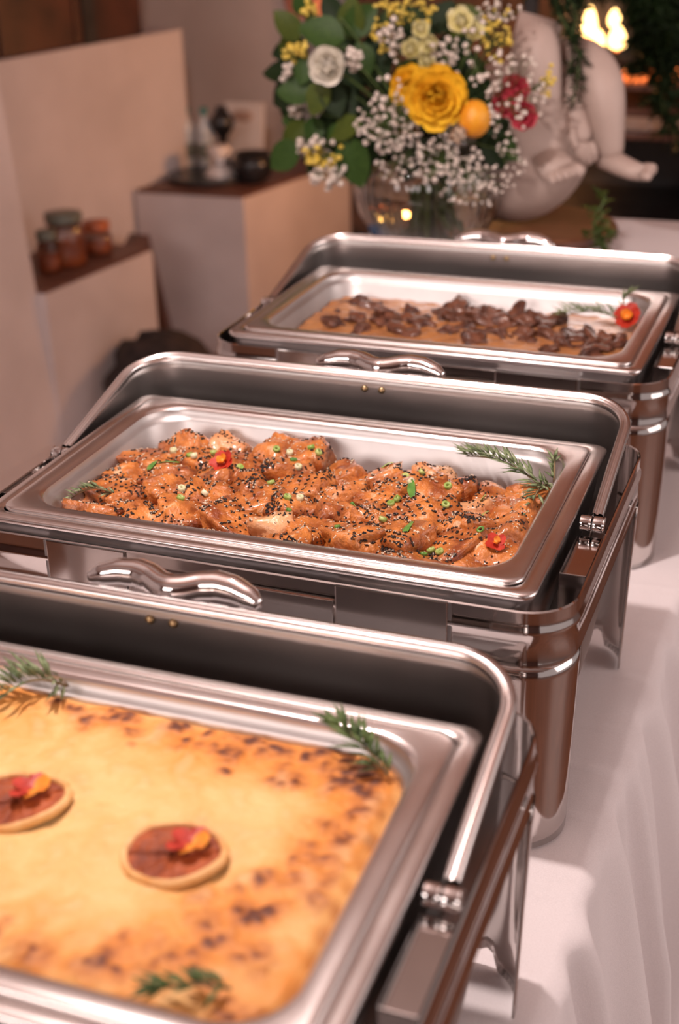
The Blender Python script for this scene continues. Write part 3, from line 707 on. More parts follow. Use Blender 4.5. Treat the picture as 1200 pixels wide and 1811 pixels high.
def marigold(loc, nm, label, s=1.0, n1=6, n2=5):
    t = thing('marigold', label, 'flower', loc, group='marigolds on the dishes')
    t.rotation_euler = frame_z(Vector(nm).orthogonal(), Vector(nm)).to_euler(); t.scale = (s, s, s)
    put_petals(t, PR, n1, 18, .001, .001); put_petals(t, PO, n2, 38, .0005, .003, .5)
    MB().ball((0, 0, .004), .0032, 1, (1, 1, .8), .3).build('centre', M['petorange'], t)
loc, nm = drop(PM, -.108, .030); marigold(loc + Vector((0, 0, .003)), (-.2, -.55, .8), 'red and orange marigold lying on the salmon', 1.0, 5, 4)
loc, nm = drop(PM, .218, -.060); marigold(loc + Vector((0, 0, .002)), (.1, -.4, .9), 'red petalled marigold at the front right of the salmon', .75, 4, 2)

# ------------------------------------------------------------------ stew
st = MB()
nx, ny = 90, 52; vs = []
for i in range(ny + 1):
    for j in range(nx + 1):
        x = -.2335 + .467 * j / nx; y = -.1315 + .263 * i / ny
        z = -.0345 + .0030 * noise.noise(Vector((x * 28, y * 28, 1))) + .0022 * noise.noise(Vector((x * 70, y * 70, 4)))
        cx_, cy_ = max(0, abs(x) - .1935), max(0, abs(y) - .0915)
        if math.hypot(cx_, cy_) > .0395:
            k = .0395 / math.hypot(cx_, cy_); x = math.copysign(.1935 + cx_ * k, x) if cx_ else x; y = math.copysign(.0915 + cy_ * k, y) if cy_ else y
        vs.append(Vector((x, y, z)))
st.add(vs, [(i * (nx + 1) + j, i * (nx + 1) + j + 1, (i + 1) * (nx + 1) + j + 1, (i + 1) * (nx + 1) + j) for i in range(ny) for j in range(nx)])
so = st.build('stew_gravy', M['stew'], None, (PB[0], PB[1], ZR), (0, 0, PB[2])); tag(so, 'tan brown creamy gravy filling the far food pan', 'gravy', kind='stuff')
MV = [chunk_mesh('meat_chunk', M['meat'], 20 + i, *d, rough=.35)[0] for i, d in enumerate([(.018, .013, .010), (.014, .012, .009), (.021, .014, .010), (.012, .010, .009)])]
SM = [(-.19, .10, 0), (-.165, .088, 3), (-.135, .052, 2), (-.165, .02, 0), (-.125, .015, 1), (-.10, .07, 3), (-.095, .035, 2), (-.07, .055, 1), (-.06, .02, 0), (-.045, .075, 2), (-.03, .095, 0), (-.015, .085, 1), (-.02, .06, 2), (.0, .075, 0), (.012, .095, 3), (.02, .06, 2), (.035, .078, 1), (.045, .055, 0), (.062, .078, 2), (.078, .06, 0), (.085, .082, 1), (.10, .07, 2), (.115, .085, 0), (.035, .02, 2), (.0, .03, 1), (-.02, .0, 0), (.06, .01, 3), (.085, .025, 0), (.10, -.005, 1), (.125, .02, 2), (.15, .035, 2), (.165, .02, 0), (.175, .045, 2), (.15, -.01, 1), (.185, .0, 0), (.20, .025, 1), (.215, .04, 3), (.21, -.005, 2), (-.19, -.01, 1), (-.14, -.03, 0), (-.08, -.02, 2), (.03, -.03, 1), (.13, -.04, 2), (.19, -.045, 0), (-.205, .05, 3)]
rowkey = lambda y: 0 if y > .07 else (1 if y > .04 else (2 if y > .008 else 3))
ROWN = ['near the back wall', 'just behind the middle', 'just before the middle', 'towards the front rim']
ORD2 = ords + ['twelfth', 'thirteenth', 'fourteenth', 'fifteenth', 'sixteenth', 'seventeenth']
cnt2 = {}
for x, y, k in sorted(SM):
    rk = rowkey(y); cnt2[rk] = cnt2.get(rk, -1) + 1
    o = bpy.data.objects.new('meat_chunk', MV[k]); COL.objects.link(o); o.location = plocal(PB, x, y, -.0390 + rnd.uniform(-.003, .003) + (.0055 if y > .05 and -.05 < x < .12 else 0))
    o.rotation_euler = (rnd.uniform(-.4, .4), rnd.uniform(-.4, .4), rnd.uniform(0, 3.1)); s_ = rnd.uniform(.85, 1.15); o.scale = (s_, s_, s_)
    tag(o, 'dark braised meat chunk in gravy, %s from left %s' % (ORD2[cnt2[rk]], ROWN[rk]), 'meat', 'meat chunks in the stew')
loc = plocal(PB, .221, .085, -.018); marigold(loc, (-.1, -.75, .65), 'red marigold with an orange middle on the stew', 1.45, 7, 7)

# ------------------------------------------------------------------ gratin
def gratin():
    nx, ny = 330, 190; vs = []; cols = []
    spots = []      # browned blisters: (px, py of the photograph turned into pan coordinates once, by hand)
    for x, y, r, s in [(-.052, .128, .012, .9), (-.03, .118, .010, .8), (.008, .122, .013, 1), (.028, .108, .009, .7), (.056, .125, .010, 1), (.064, .104, .010, .5), (.085, .122, .008, .9), (.088, .108, .010, .6), (.112, .128, .014, 1), (.105, .104, .012, .8), (.128, .110, .010, .7), (.140, .118, .012, .9), (.170, .128, .010, .9), (.165, .118, .011, 1), (.190, .125, .012, .8), (.207, .112, .013, 1.1), (.200, .098, .013, 1.1), (.214, .092, .012, 1.1), (.218, .104, .010, .9), (.150, .100, .010, .5), (.188, .104, .010, .7),
                       (.205, .050, .011, .6), (.216, .040, .012, .8), (.200, .025, .009, .6), (.212, .015, .011, .7), (.196, .008, .008, .6), (.186, -.012, .008, .8), (.202, -.008, .009, .6), (.172, -.030, .008, .6), (.190, -.048, .013, 1.1), (.198, -.040, .010, 1), (.180, -.078, .012, 1), (.172, -.088, .010, .9), (.165, -.062, .012, .6), (.205, -.080, .01, .7), (.150, -.040, .014, .4), (.155, -.10, .02, .5), (.12, -.11, .016, .7), (.08, -.12, .016, .6), (.218, .070, .012, .8), (.222, -.02, .012, .7), (.225, .0, .010, .6)]:
        spots.append((x, y, r, s))
    r = random.Random(4)
    for k in range(46): spots.append((r.uniform(-.23, .235), r.choice((-1, 1)) * r.uniform(.085, .132), r.uniform(.005, .011), r.uniform(.4, .9)))
    for k in range(34): spots.append((-r.uniform(.17, .232), r.uniform(-.12, .12), r.uniform(.005, .012), r.uniform(.4, 1)))
    for i in range(ny + 1):
        for j in range(nx + 1):
            x = -.2405 + .481 * j / nx; y = -.1385 + .277 * i / ny
            cx_, cy_ = max(0, abs(x) - .1985), max(0, abs(y) - .0965); h_ = math.hypot(cx_, cy_)
            if h_ > .0415:
                k = .0415 / h_; x = math.copysign(.1985 + cx_ * k, x) if cx_ else x; y = math.copysign(.0965 + cy_ * k, y) if cy_ else y
            e = min(.240 - abs(x), .138 - abs(y)); e = min(e, .0415 - h_) if h_ > 0 and cx_ > 0 and cy_ > 0 else e
            wv = Vector((x + .01 * noise.noise(Vector((x * 40, y * 40, 7))), y + .01 * noise.noise(Vector((x * 40, y * 40, 17))), 0))
            b = 0; halo2 = 0
            for sx_, sy_, sr, ss in spots:
                dx, dy = wv.x - sx_, wv.y - sy_
                if abs(dx) < sr * 4 and abs(dy) < sr * 4:
                    d2 = dx * dx + dy * dy; b = max(b, ss * math.exp(-d2 / (sr * .95) ** 2)); halo2 += .60 * ss * math.exp(-d2 / (sr * 1.7) ** 2)
            n1 = noise.noise(Vector((x * 17, y * 17, 1))); n2 = noise.noise(Vector((x * 55, y * 55, 2))); n3 = noise.noise(Vector((x * 160, y * 160, 5)))
            halo = max(0, 1 - e / .075) * (.60 + .7 * n2 + .6 * n1)      # oven colour towards the walls
            g = max(0, min(1, .30 + .70 * n1 + .45 * n2 + .15 * n3))
            base = Vector((.80, .53, .21)).lerp(Vector((.72, .33, .055)), g * .95)
            base = base.lerp(Vector((.74, .25, .028)), max(0, min(.85, max(halo * 1.0, halo2))))
            base = base.lerp(Vector((.88, .68, .38)), max(0, min(.4, .8 * (n2 - .2))))
            b2 = max(0, min(1, (b * (1 + .5 * n3) + .10 * n3 + .15 * n2 - .06) * 1.05))
            base = base.lerp(Vector((.34, .085, .016)), min(1, b2 * 1.1)).lerp(Vector((.07, .018, .008)), max(0, min(.82, (b2 - .50) * 1.9)))
            if e < .008: base = base.lerp(Vector((.46, .19, .06)), max(0, min(.8, (.008 - e) / .008 * (.5 + n2))))
            z = -.014 + .0022 * n1 + .0016 * n2 + .0005 * n3 + .0016 * b2 - .006 * max(0, 1 - e / .010) ** 2 * (1 + n2)
            vs.append(Vector((x, y, z))); cols.append((*base, 1))
    n = nx + 1
    m_ = mesh('gratin', vs, [(i * n + j, i * n + j + 1, (i + 1) * n + j + 1, (i + 1) * n + j) for i in range(ny) for j in range(nx)], M['gratin'])
    a = m_.color_attributes.new('tint', 'FLOAT_COLOR', 'POINT'); a.data.foreach_set('color', [c_ for q in cols for c_ in q])
    return m_
go = obj('gratin', gratin(), None, (PF[0], PF[1], ZR), (0, 0, PF[2])); tag(go, 'golden baked gratin with dark browned blisters filling the near pan', 'gratin')
def orange_slice(x, y, rz, label, seed, rx=.036, ry=.030):
    r = random.Random(seed); t = thing('dried_orange_slice', label, 'orange slice', plocal(PF, x, y, -.0125), (R_(2), R_(-2), rz), 'orange slices on the gratin')
    n = 48; out = []
    for k in range(n):
        a = k * 2 * PI / n; q = 1 + .10 * noise.noise(Vector((math.cos(a) * 1.2, math.sin(a) * 1.2, seed))) + .035 * noise.noise(Vector((math.cos(a) * 5, math.sin(a) * 5, seed)))
        out.append((math.cos(a) * rx * q, math.sin(a) * ry * q, .0018 * math.sin(2 * a + seed)))
    def loop(s, z): return [Vector((x_ * s, y_ * s, z + w_)) for x_, y_, w_ in out]
    MB().loft([loop(.99, -.001), loop(1.03, .001), loop(1.02, .0042), loop(.96, .0056), loop(.89, .0048), loop(.87, .002)]).build('peel', M['peel'], t)
    MB().loft([loop(.895, .0032), loop(.80, .0038), loop(.5, .0030), loop(.2, .0036), loop(.03, .0028)], cap1=True).build('pulp', M['pulp'], t)
    for k in range(8):
        a = k * 2 * PI / 8 + .2; MB().tube([(0, 0, .0036), (math.cos(a) * rx * .45, math.sin(a) * ry * .45, .0042), (math.cos(a) * rx * .86, math.sin(a) * ry * .86, .0044)], .0005, 5).build('segment_wall', M['pulp'], t)
    # marigold petals scattered on the slice
    for k in range(5):
        o = bpy.data.objects.new('petal', PR if k < 3 else PO); link(o, t); a = k * 1.3 + .3
        o.matrix_local = Matrix.Translation((.010 + .006 * math.cos(a), .004 + .006 * math.sin(a), .006 + .001 * k)) @ Matrix.Rotation(a, 4, 'Z') @ Matrix.Rotation(R_(12), 4, 'X') @ Matrix.Scale(1.0 if k < 3 else 1.5, 4)
orange_slice(.121, -.013, R_(8), 'dried orange slice with marigold petals, in the middle of the view', 3)
orange_slice(-.008, .003, R_(25), 'dried orange slice with marigold petals, cut by the picture edge', 9)
sprig(PF, (.228, .108, -.008), (.176, .140, .002), 40, 'rosemary sprig in the back right corner of the gratin', True, .026, 21, .006)
sprig(PF, (-.050, .142, -.010), (-.090, .112, -.009), 34, 'rosemary sprig at the back wall of the gratin', False, .032, 22, .010, 80)
sprig(PF, (.206, -.112, -.010), (.165, -.130, -.008), 24, 'rosemary sprig in the front right corner of the gratin', True, .022, 23, .004)

# ------------------------------------------------------------------ vase, statue, slab on the riser
vb = at(750, 428, 1.265); VX, VY, VZ = vb.x, 1.29, RZ
sl_ = at(945, 420, 1.40); SLX, SLY = sl_.x, 1.42
t = thing('wooden_slab', 'round brown wooden board under the seated statue', 'board', (SLX, SLY, RZ))
MB().lathe([(.148, 0), (.152, .004), (.152, .020), (.147, .025), (.0, .025)], 48).build('board_top', M['slab'], t, sharp=40)
MB().lathe([(.1525, .006), (.1545, .008), (.1545, .016), (.1525, .018)], 48).build('bark_edge', M['ledgewood'], t)

v = thing('glass_vase', 'round ribbed glass vase half full of water', 'vase', (VX, VY, VZ)); v.scale = (1.1, 1.1, 1.1)
out = [(.062, 0), (.078, .003), (.100, .025), (.120, .060), (.1285, .095), (.125, .130), (.108, .160), (.092, .180), (.088, .192), (.095, .205)]
inn = [(r - .004, z) for r, z in reversed(out[1:])]
MB().lathe(out + inn[:-1] + [(.072, .008), (.0, .008)], 144, ribs=36, amp=.012).build('bowl', M['glass'], v)
MB().lathe([(.0, .0085), (.070, .0085), (.0955, .027), (.1153, .061), (.1232, .092), (.120, .110), (.0, .110)], 64).build('water', M['water'], v)
MB().lathe([(.0945, .204), (.097, .206), (.097, .209), (.0935, .210), (.0915, .207)], 72, ribs=36, amp=.006).build('lip', M['glass'], v)

def skin(name, joints, edges, mat, parent, sub=2):
    """one continuous surface grown over joints (point, radius)"""
    me = bpy.data.meshes.new(name); me.from_pydata([tuple(j[0]) for j in joints], edges, []); me.update(); me.materials.append(mat)
    o = obj(name, me, parent)
    md = o.modifiers.new('skin', 'SKIN'); md.use_smooth_shade = True; md.branch_smoothing = .4
    sk = me.skin_vertices[0].data
    for i, (p, r_) in enumerate(joints):
        rr = r_ if isinstance(r_, tuple) else (r_, r_); sk[i].radius = rr; sk[i].use_root = (i == 0)
    ss = o.modifiers.new('sub', 'SUBSURF'); ss.levels = sub; ss.render_levels = sub
    return o
sb_ = Vector((SLX, SLY, RZ + .0255))
stt = thing('seated_statue', 'pale plaster statue, bare legs and a hand seated on a globe', 'statue', sb_)
gc = at(905, 300, 1.43) - sb_; gr = .150; gc.z = gr - .003
MB().lathe([(gr * math.sin(a * PI / 40), -gr * math.cos(a * PI / 40)) for a in range(4, 41)], 56, gc).build('globe', M['marble'], stt)
def sp_at(px, py, Y): return at(px, py, Y) - sb_
J = []; E_ = []
def jn(p, r_, prev=None):
    J.append((p, r_)); i = len(J) - 1
    if prev is not None: E_.append((prev, i))
    return i
pel = jn(sp_at(985, 105, 1.50), (.045, .04))
# leg seen on the left: knee high, shin straight down, foot towards the viewer
h1 = jn(sp_at(958, 85, 1.46), .042, pel); k0 = jn(sp_at(948, 74, 1.40), .045, h1); k1 = jn(sp_at(946, 78, 1.355), (.047, .047), k0)
c1_ = jn(sp_at(956, 130, 1.35), (.040, .044), k1); c2_ = jn(sp_at(962, 190, 1.35), (.034, .037), c1_); an = jn(sp_at(966, 250, 1.345), (.026, .028), c2_)
f1 = jn(sp_at(968, 282, 1.335), (.026, .026), an)
# leg seen on the right: foot pointing to the right
h2 = jn(sp_at(1014, 100, 1.47), .040, pel); q0 = jn(sp_at(1040, 105, 1.44), (.044, .046), h2); q1 = jn(sp_at(1066, 150, 1.39), (.045, .047), q0)
q2 = jn(sp_at(1072, 205, 1.385), (.037, .040), q1); q3 = jn(sp_at(1076, 255, 1.385), (.029, .031), q2); q4 = jn(sp_at(1080, 285, 1.38), (.027, .026), q3)
# arm between the legs, hand hanging
w0 = jn(sp_at(1002, 130, 1.43), .023, pel); w1 = jn(sp_at(1012, 175, 1.385), (.022, .020), w0); pm = jn(sp_at(1022, 222, 1.365), (.025, .017), w1); pk = jn(sp_at(1032, 256, 1.355), (.024, .014), pm)
skin('figure', J, E_, M['marble'], stt)
for i in range(4):      # fingers of the hanging hand
    dx = (i - 1.5) * 9
    skin('finger', [(sp_at(1030 + dx * .9, 250, 1.343), .0085), (sp_at(1036 + dx, 272 + (2 if i in (1, 2) else -3), 1.338), .0082), (sp_at(1038 + dx * .9, 287 + (4 if i in (1, 2) else -2), 1.350), .0070)], [(0, 1), (1, 2)], M['marble'], stt, 1)
skin('thumb', [(sp_at(1008, 222, 1.343), .0090), (sp_at(1012, 246, 1.332), .0086), (sp_at(1020, 264, 1.332), .0070)], [(0, 1), (1, 2)], M['marble'], stt, 1)
def foot(pts, rad, flat, toes):
    MB().tube(pts, rad, 16, flat).build('foot', M['marble'], stt)
    for a, b, r_ in toes: MB().tube([a, a.lerp(b, .5), b.lerp(a, .12), b], [r_, r_ * 1.05, r_ * .9, r_ * .3], 10).build('toe', M['marble'], stt)
A, B = sp_at(964, 262, 1.345), sp_at(998, 318, 1.255)
foot([sp_at(962, 248, 1.36), sp_at(965, 268, 1.345), sp_at(974, 284, 1.315), sp_at(984, 298, 1.285), sp_at(991, 306, 1.265)], [.024, .030, .034, .036, .032], .62,
     [(sp_at(972 + 10.5 * k, 306 - 4 * k + 1.2 * k * k * .3, 1.268), sp_at(979 + 12 * k, 323 - 4.5 * k, 1.243), .0085 + (.003 if k == 4 else 0)) for k in range(5)])
foot([sp_at(1068, 288, 1.40), sp_at(1078, 282, 1.39), sp_at(1098, 293, 1.375), sp_at(1120, 302, 1.36), sp_at(1138, 306, 1.352)], [.020, .031, .028, .025, .021], .66,
     [(sp_at(1134 + 1.5 * k, 310 - 3 * k, 1.335 + .009 * k), sp_at(1150 + 2.2 * k, 314 - 3.5 * k, 1.325 + .009 * k), .0075 + (.003 if k == 4 else 0)) for k in range(5)])

# ------------------------------------------------------------------ the bouquet
MOUTH = Vector((VX, VY, VZ + .21))
GB = 'stems of the bouquet in the glass vase'
br = random.Random(12)
def leaf_mesh(name, mat, L=1.0, W_=.34, bend=.18, fold=.10):
    vs = []; nu, nv = 7, 4
    for i in range(nu + 1):
        u = i / nu; w_ = W_ * (math.sin(PI * u ** .85) ** .75) if 0 < u < 1 else .004
        for j in range(nv + 1):
            s = j / nv * 2 - 1; vs.append(Vector((s * w_, u * L, -bend * u * u + fold * abs(s) * w_ * 2)))
    n = nv + 1; return mesh(name, vs, [(i * n + j, i * n + j + 1, (i + 1) * n + j + 1, (i + 1) * n + j) for i in range(nu) for j in range(nv)], mat)
LM = {'g': leaf_mesh('leaf', M['leaf'], W_=.36), 'd': leaf_mesh('leaf', M['leafd'], W_=.36), 'o': leaf_mesh('leaf', M['leafo'], W_=.34)}
def stem_pts(a, b, sag=.03, n=8):
    mid = a.lerp(b, .5) + Vector((0, 0, sag)); return [a.lerp(mid, u).lerp(mid.lerp(b, u), u) for u in [i / n for i in range(n + 1)]]
def bouquet_stem(t, tip, org, thick=.0022, sag=.03):
    a = Vector((VX + (MOUTH.x - tip.x) * .25, VY + (MOUTH.y - tip.y) * .25, VZ + .018))
    m_ = MOUTH + Vector(((tip.x - VX) * .22, (tip.y - VY) * .22, 0)) * .9
    m_.x = VX + max(-.06, min(.06, m_.x - VX)); m_.y = VY + max(-.06, min(.06, m_.y - VY))
    pts = [a + (m_ - a) * (i / 4) for i in range(4)] + stem_pts(m_, tip, sag)
    MB().tube([p - org for p in pts], thick, 6).build('stem', M['stem'], t)
def put_leaf(t, org, base, tipp, key, face=None):
    d = tipp - base; o = bpy.data.objects.new('leaf', LM[key]); link(o, t)
    f = (CAM - base).normalized() if face is None else face
    f = (f + Vector((br.uniform(-.5, .5), br.uniform(-.2, .2), br.uniform(.0, .7)))).normalized()
    o.matrix_local = Matrix.Translation(base - org) @ frame_z(d, f).to_4x4() @ Matrix.Scale(d.length, 4)
# leafy branches: tip pixel, depth, leaves (base px, tip px, kind, depth offset)
BR = [
 ('leafy branch at the upper left of the bouquet', (505, 40), 1.28, [((520, 85), (478, 98), 'd', .06), ((530, 70), (487, 18), 'o', .0), ((525, 55), (500, 110), 'o', .03), ((540, 30), (528, -20), 'g', .05)]),
 ('leafy branch with broad leaves above the white rose', (600, 30), 1.22, [((610, 70), (528, 42), 'g', -.02), ((560, 60), (545, 20), 'o', .02), ((600, 80), (560, 82), 'o', .0), ((610, 60), (665, 10), 'g', .02), ((620, 70), (620, -5), 'o', .03), ((600, 40), (570, -10), 'd', .05), ((630, 75), (655, 130), 'g', .02)]),
 ('dark leafy branch sticking out to the far left', (475, 130), 1.34, [((530, 130), (462, 122), 'd', .0), ((540, 150), (475, 185), 'd', .02), ((530, 165), (500, 215), 'd', .04), ((545, 110), (500, 75), 'd', .04)]),
 ('leafy branch with rounded leaves below the white rose', (500, 160), 1.17, [((555, 165), (487, 158), 'g', .0), ((575, 140), (548, 205), 'o', -.01), ((545, 100), (530, 150), 'g', .0), ((580, 145), (600, 205), 'd', .0), ((590, 150), (625, 200), 'd', .03)]),
 ('low leafy branch reaching out over the white block', (480, 280), 1.20, [((530, 255), (473, 298), 'g', -.02), ((540, 215), (500, 252), 'o', .0), ((540, 212), (494, 212), 'g', .02), ((535, 275), (565, 290), 'd', .03), ((555, 205), (555, 258), 'g', .01)]),
 ('drooping leafy branch over the left side of the vase', (640, 330), 1.15, [((618, 240), (632, 335), 'g', .0), ((625, 230), (655, 310), 'd', .03), ((600, 215), (590, 265), 'g', .02), ((640, 220), (575, 235), 'o', .0), ((610, 210), (650, 260), 'd', .04), ((655, 250), (600, 300), 'd', .06)]),
 ('dark leafy branch in the middle of the bouquet', (650, 130), 1.26, [((640, 150), (690, 90), 'd', .0), ((640, 160), (610, 90), 'd', .02), ((650, 190), (700, 150), 'd', .03), ((650, 200), (600, 160), 'd', .02), ((660, 210), (720, 230), 'd', .05), ((650, 120), (680, 50), 'd', .02)]),
 ('dark leafy branch behind the orange fruit', (880, 220), 1.24, [((840, 250), (900, 210), 'd', .0), ((850, 230), (915, 280), 'g', .02), ((830, 200), (860, 140), 'd', .03), ((860, 240), (890, 300), 'd', .0), ((820, 260), (870, 290), 'd', .03), ((800, 160), (870, 190), 'd', .05)]),
 ('dark leafy branch at the top of the bouquet', (760, 10), 1.32, [((760, 70), (720, 10), 'd', .0), ((760, 60), (800, 0), 'd', .0), ((770, 90), (830, 70), 'd', .02), ((740, 90), (690, 60), 'd', .0), ((790, 110), (850, 110), 'd', .02), ((780, 50), (850, 20), 'o', .03), ((740, 40), (660, 30), 'd', .03), ((790, 130), (800, 70), 'd', -.02)]),
 ('dark leaves around the vase mouth', (760, 290), 1.22, [((740, 290), (690, 260), 'd', .0), ((750, 300), (800, 270), 'd', .0), ((740, 280), (700, 320), 'd', .0), ((770, 300), (820, 320), 'd', .03), ((720, 260), (660, 220), 'd', .04), ((800, 300), (860, 260), 'd', .03), ((760, 270), (760, 210), 'd', -.01), ((700, 240), (660, 290), 'd', .05)]),
]
lr = random.Random(31)
for lab, (cx_, cy_), (wx, wy), n_ in (('dense dark foliage branch behind the white rose', (585, 110), (75, 85), 18), ('dense dark foliage branch low behind the left leaves', (600, 245), (60, 60), 14), ('dense dark foliage branch behind the yellow blooms', (770, 130), (100, 90), 18)):
    lv_ = []
    for k in range(n_):
        bx, by = cx_ + lr.uniform(-.6, .6) * wx, cy_ + lr.uniform(-.6, .6) * wy; a_ = lr.uniform(0, 2 * PI); l_ = lr.uniform(48, 72)
        lv_.append(((bx, by), (bx + l_ * math.cos(a_), by + l_ * math.sin(a_) * .9), lr.choice('dddg'), lr.uniform(0, .06)))
    BR.append((lab, (cx_, cy_), 1.33, lv_))
for lab, (px, py), Y, lv in BR:
    tip = at(px, py, Y); org = MOUTH.copy(); t = thing('leafy_branch', lab, 'branch', org, group=GB)
    bouquet_stem(t, tip, org)
    for (bx, by), (tx, ty), key, dy in lv: put_leaf(t, org, at(bx, by, Y + dy), at(tx, ty, Y + dy + br.uniform(-.025, .01)), key)
# blooms
def bloom(name, label, px, py, Y, layers, pm, scale, look=None, core=None, sag=.02):
    p = at(px, py, Y); t = thing(name, label, 'flower', p, group=GB)
    nrm = (CAM - p).normalized() if look is None else Vector(look).normalized()
    B = frame_z(nrm.orthogonal(), nrm)
    bouquet_stem(t, p - nrm * .012, p, .0022, sag)
    hd = thing_part('flower_head', t); hd.matrix_local = B.to_4x4() @ Matrix.Scale(scale, 4)
    for n_, tilt, r0, z0, tw, sc in layers: put_petals(hd, pm, n_, tilt, r0, z0, tw, br, sc)
    if core: MB().ball((0, 0, core[0]), core[1], 1, (1, 1, 1.2), .3).build('heart', pm.materials[0], hd)
    return t
RP = petal_mesh('petal', M['petwhite'], .030, .019, .42, 5, 4); YP = petal_mesh('petal', M['petyellow'], .038, .022, .30, 6, 6, .045); BP = petal_mesh('petal', M['petblush'], .024, .014, .45); PP = petal_mesh('petal', M['petpink'], .017, .009, .3, 4, 4, .06); LP = petal_mesh('petal', M['petlemon'], .022, .011, .40, 5, 4, .05)
bloom('white_rose', 'open creamy white rose on the left of the bouquet', 580, 116, 1.13, [(6, 22, .008, -.004, 0, 1.1), (6, 40, .007, .0, .5, 1.0), (5, 58, .006, .004, .2, .9), (5, 74, .005, .006, .8, .75), (3, 84, .003, .008, .3, .6)], RP, 1.0, core=(.016, .006), look=(.25, -1, .15))
bloom('yellow_carnation', 'large ruffled yellow bloom in the middle of the bouquet', 770, 172, 1.10, [(8, 10, .010, -.006, 0, 1.3), (8, 26, .009, -.001, .4, 1.15), (7, 44, .008, .003, .1, 1.0), (7, 58, .006, .006, .6, .85), (6, 74, .004, .008, .3, .7)], YP, .98, core=(.014, .008), look=(.35, -1, .12))
bloom('yellow_carnation', 'half hidden yellow bloom left of the large yellow one', 722, 150, 1.15, [(7, 16, .008, -.004, 0, 1.0), (6, 40, .006, .0, .4, .9), (5, 64, .004, .004, .1, .75)], YP, .85, core=(.014, .006))
bloom('cream_rosebud', 'small blush rosebud under the orange fruit', 812, 240, 1.09, [(5, 58, .007, 0, 0, 1.0), (5, 74, .005, .002, .5, .95), (3, 84, .003, .003, .2, .85)], BP, .95, core=(.012, .007), look=(.1, -1, .35))
for px, py, lab in ((912, 158, 'upper crimson flower at the right of the bouquet'), (925, 205, 'lower crimson flower at the right of the bouquet'), (893, 180, 'small crimson flower beside the orange fruit')):
    bloom('crimson_flower', lab, px, py, 1.17, [(8, 15, .004, 0, 0, 1.1), (7, 40, .003, .003, .4, .9), (5, 65, .002, .005, .1, .7)], PP, 1.2, core=(.008, .005))
for px, py, sc_, lab in ((728, 92, 1.0, 'pale yellow snapdragon above the yellow blooms'), (760, 82, .9, 'pale yellow snapdragon next to the white sprays'), (755, 112, .8, 'small lemon snapdragon right above the large yellow bloom'), (815, 42, 1.1, 'cream snapdragon at the top of the bouquet'), (838, 60, .9, 'cream snapdragon at the upper right of the bouquet'), (745, 55, .8, 'pale snapdragon bud at the top of the bouquet')):
    bloom('snapdragon', lab, px, py, 1.19, [(5, 34, .004, 0, 0, 1.1), (5, 58, .003, .004, .5, 1.0), (3, 80, .002, .006, .2, .8)], LP, sc_, core=(.01, .005), look=(.2, -1, .5))
t = thing('orange_fruit', 'small round orange tucked beside the yellow bloom', 'fruit', at(838, 210, 1.115), group=GB)
MB().ball((0, 0, 0), .0285, 3, (1, 1, 1.12)).build('skin', M['orange'], t); MB().tube([(0, 0, .03), (.001, 0, .035)], [.003, .002], 7).build('stalk', M['stem'], t)
# sprays of tiny flowers
def spray(name, label, px, py, Y, rx, ry, n, mat, size, seed, depth=.035, org_=None):
    r = random.Random(seed); p = at(px, py, Y); k_ = (p - CAM).length / FPX * .96; t = thing(name, label, 'flower', p, group=GB)
    mb = MB(); sm = MB(); base = (MOUTH - p) * .45
    sx_ = CM @ Vector((1, 0, 0)); sy_ = CM @ Vector((0, 1, 0)); sz_ = CM @ Vector((0, 0, 1))
    for i in range(n):
        a = r.uniform(0, 2 * PI); q = math.sqrt(r.random())
        c_ = sx_ * (q * math.cos(a) * rx * k_) + sy_ * (q * math.sin(a) * ry * k_) + sz_ * r.uniform(-depth, depth)
        s_ = size * r.uniform(.65, 1.2); mb.ball(c_, s_, 1, (1, 1, .85), .5, i)
        if i % 2 == 0:
            sm.tube([base * r.uniform(.15, .45), c_ * .55 + base * .1, c_], .0006, 4, caps=False)
    bouquet_stem(t, p + base * .3, p, .0014, .0)
    o = mb.build('blossoms', M[mat], t); o['kind'] = 'stuff'
    o = sm.build('twigs', M['stem'], t); o['kind'] = 'stuff'
spray('babys_breath', 'thick spray of white baby\'s breath left of the yellow bloom', 690, 220, 1.12, 62, 52, 120, 'bloomw', .0047, 1)
spray('babys_breath', 'spray of white baby\'s breath drooping at the vase mouth left', 705, 290, 1.12, 42, 40, 42, 'bloomw', .0045, 2)
spray('babys_breath', 'spray of white baby\'s breath in front of the vase mouth', 790, 285, 1.10, 60, 45, 105, 'bloomw', .0044, 3)
spray('babys_breath', 'spray of white baby\'s breath hanging over the vase front right', 835, 325, 1.10, 60, 42, 62, 'bloomw', .0042, 4)
spray('babys_breath', 'spray of white baby\'s breath over the crimson flowers', 910, 170, 1.14, 52, 70, 62, 'bloomw', .0046, 5)
spray('babys_breath', 'airy spray of white baby\'s breath above the orange fruit', 850, 110, 1.13, 50, 60, 30, 'bloomw', .0052, 6)
spray('babys_breath', 'small spray of white baby\'s breath beside the yellow petals', 715, 165, 1.09, 60, 60, 22, 'bloomw', .0052, 7)
spray('babys_breath', 'spray of white baby\'s breath trailing in front of the globe', 905, 270, 1.16, 38, 60, 30, 'bloomw', .0042, 8)
spray('white_statice', 'white statice cluster at the lower left of the bouquet', 588, 312, 1.15, 38, 20, 50, 'bloomw', .0065, 9)
spray('yellow_statice', 'yellow statice cluster at the lower left of the bouquet', 570, 278, 1.15, 40, 20, 46, 'bloomy', .0055, 10)
spray('white_statice', 'white statice cluster above the lower yellow cluster', 555, 258, 1.16, 34, 12, 30, 'bloomw', .0062, 11)
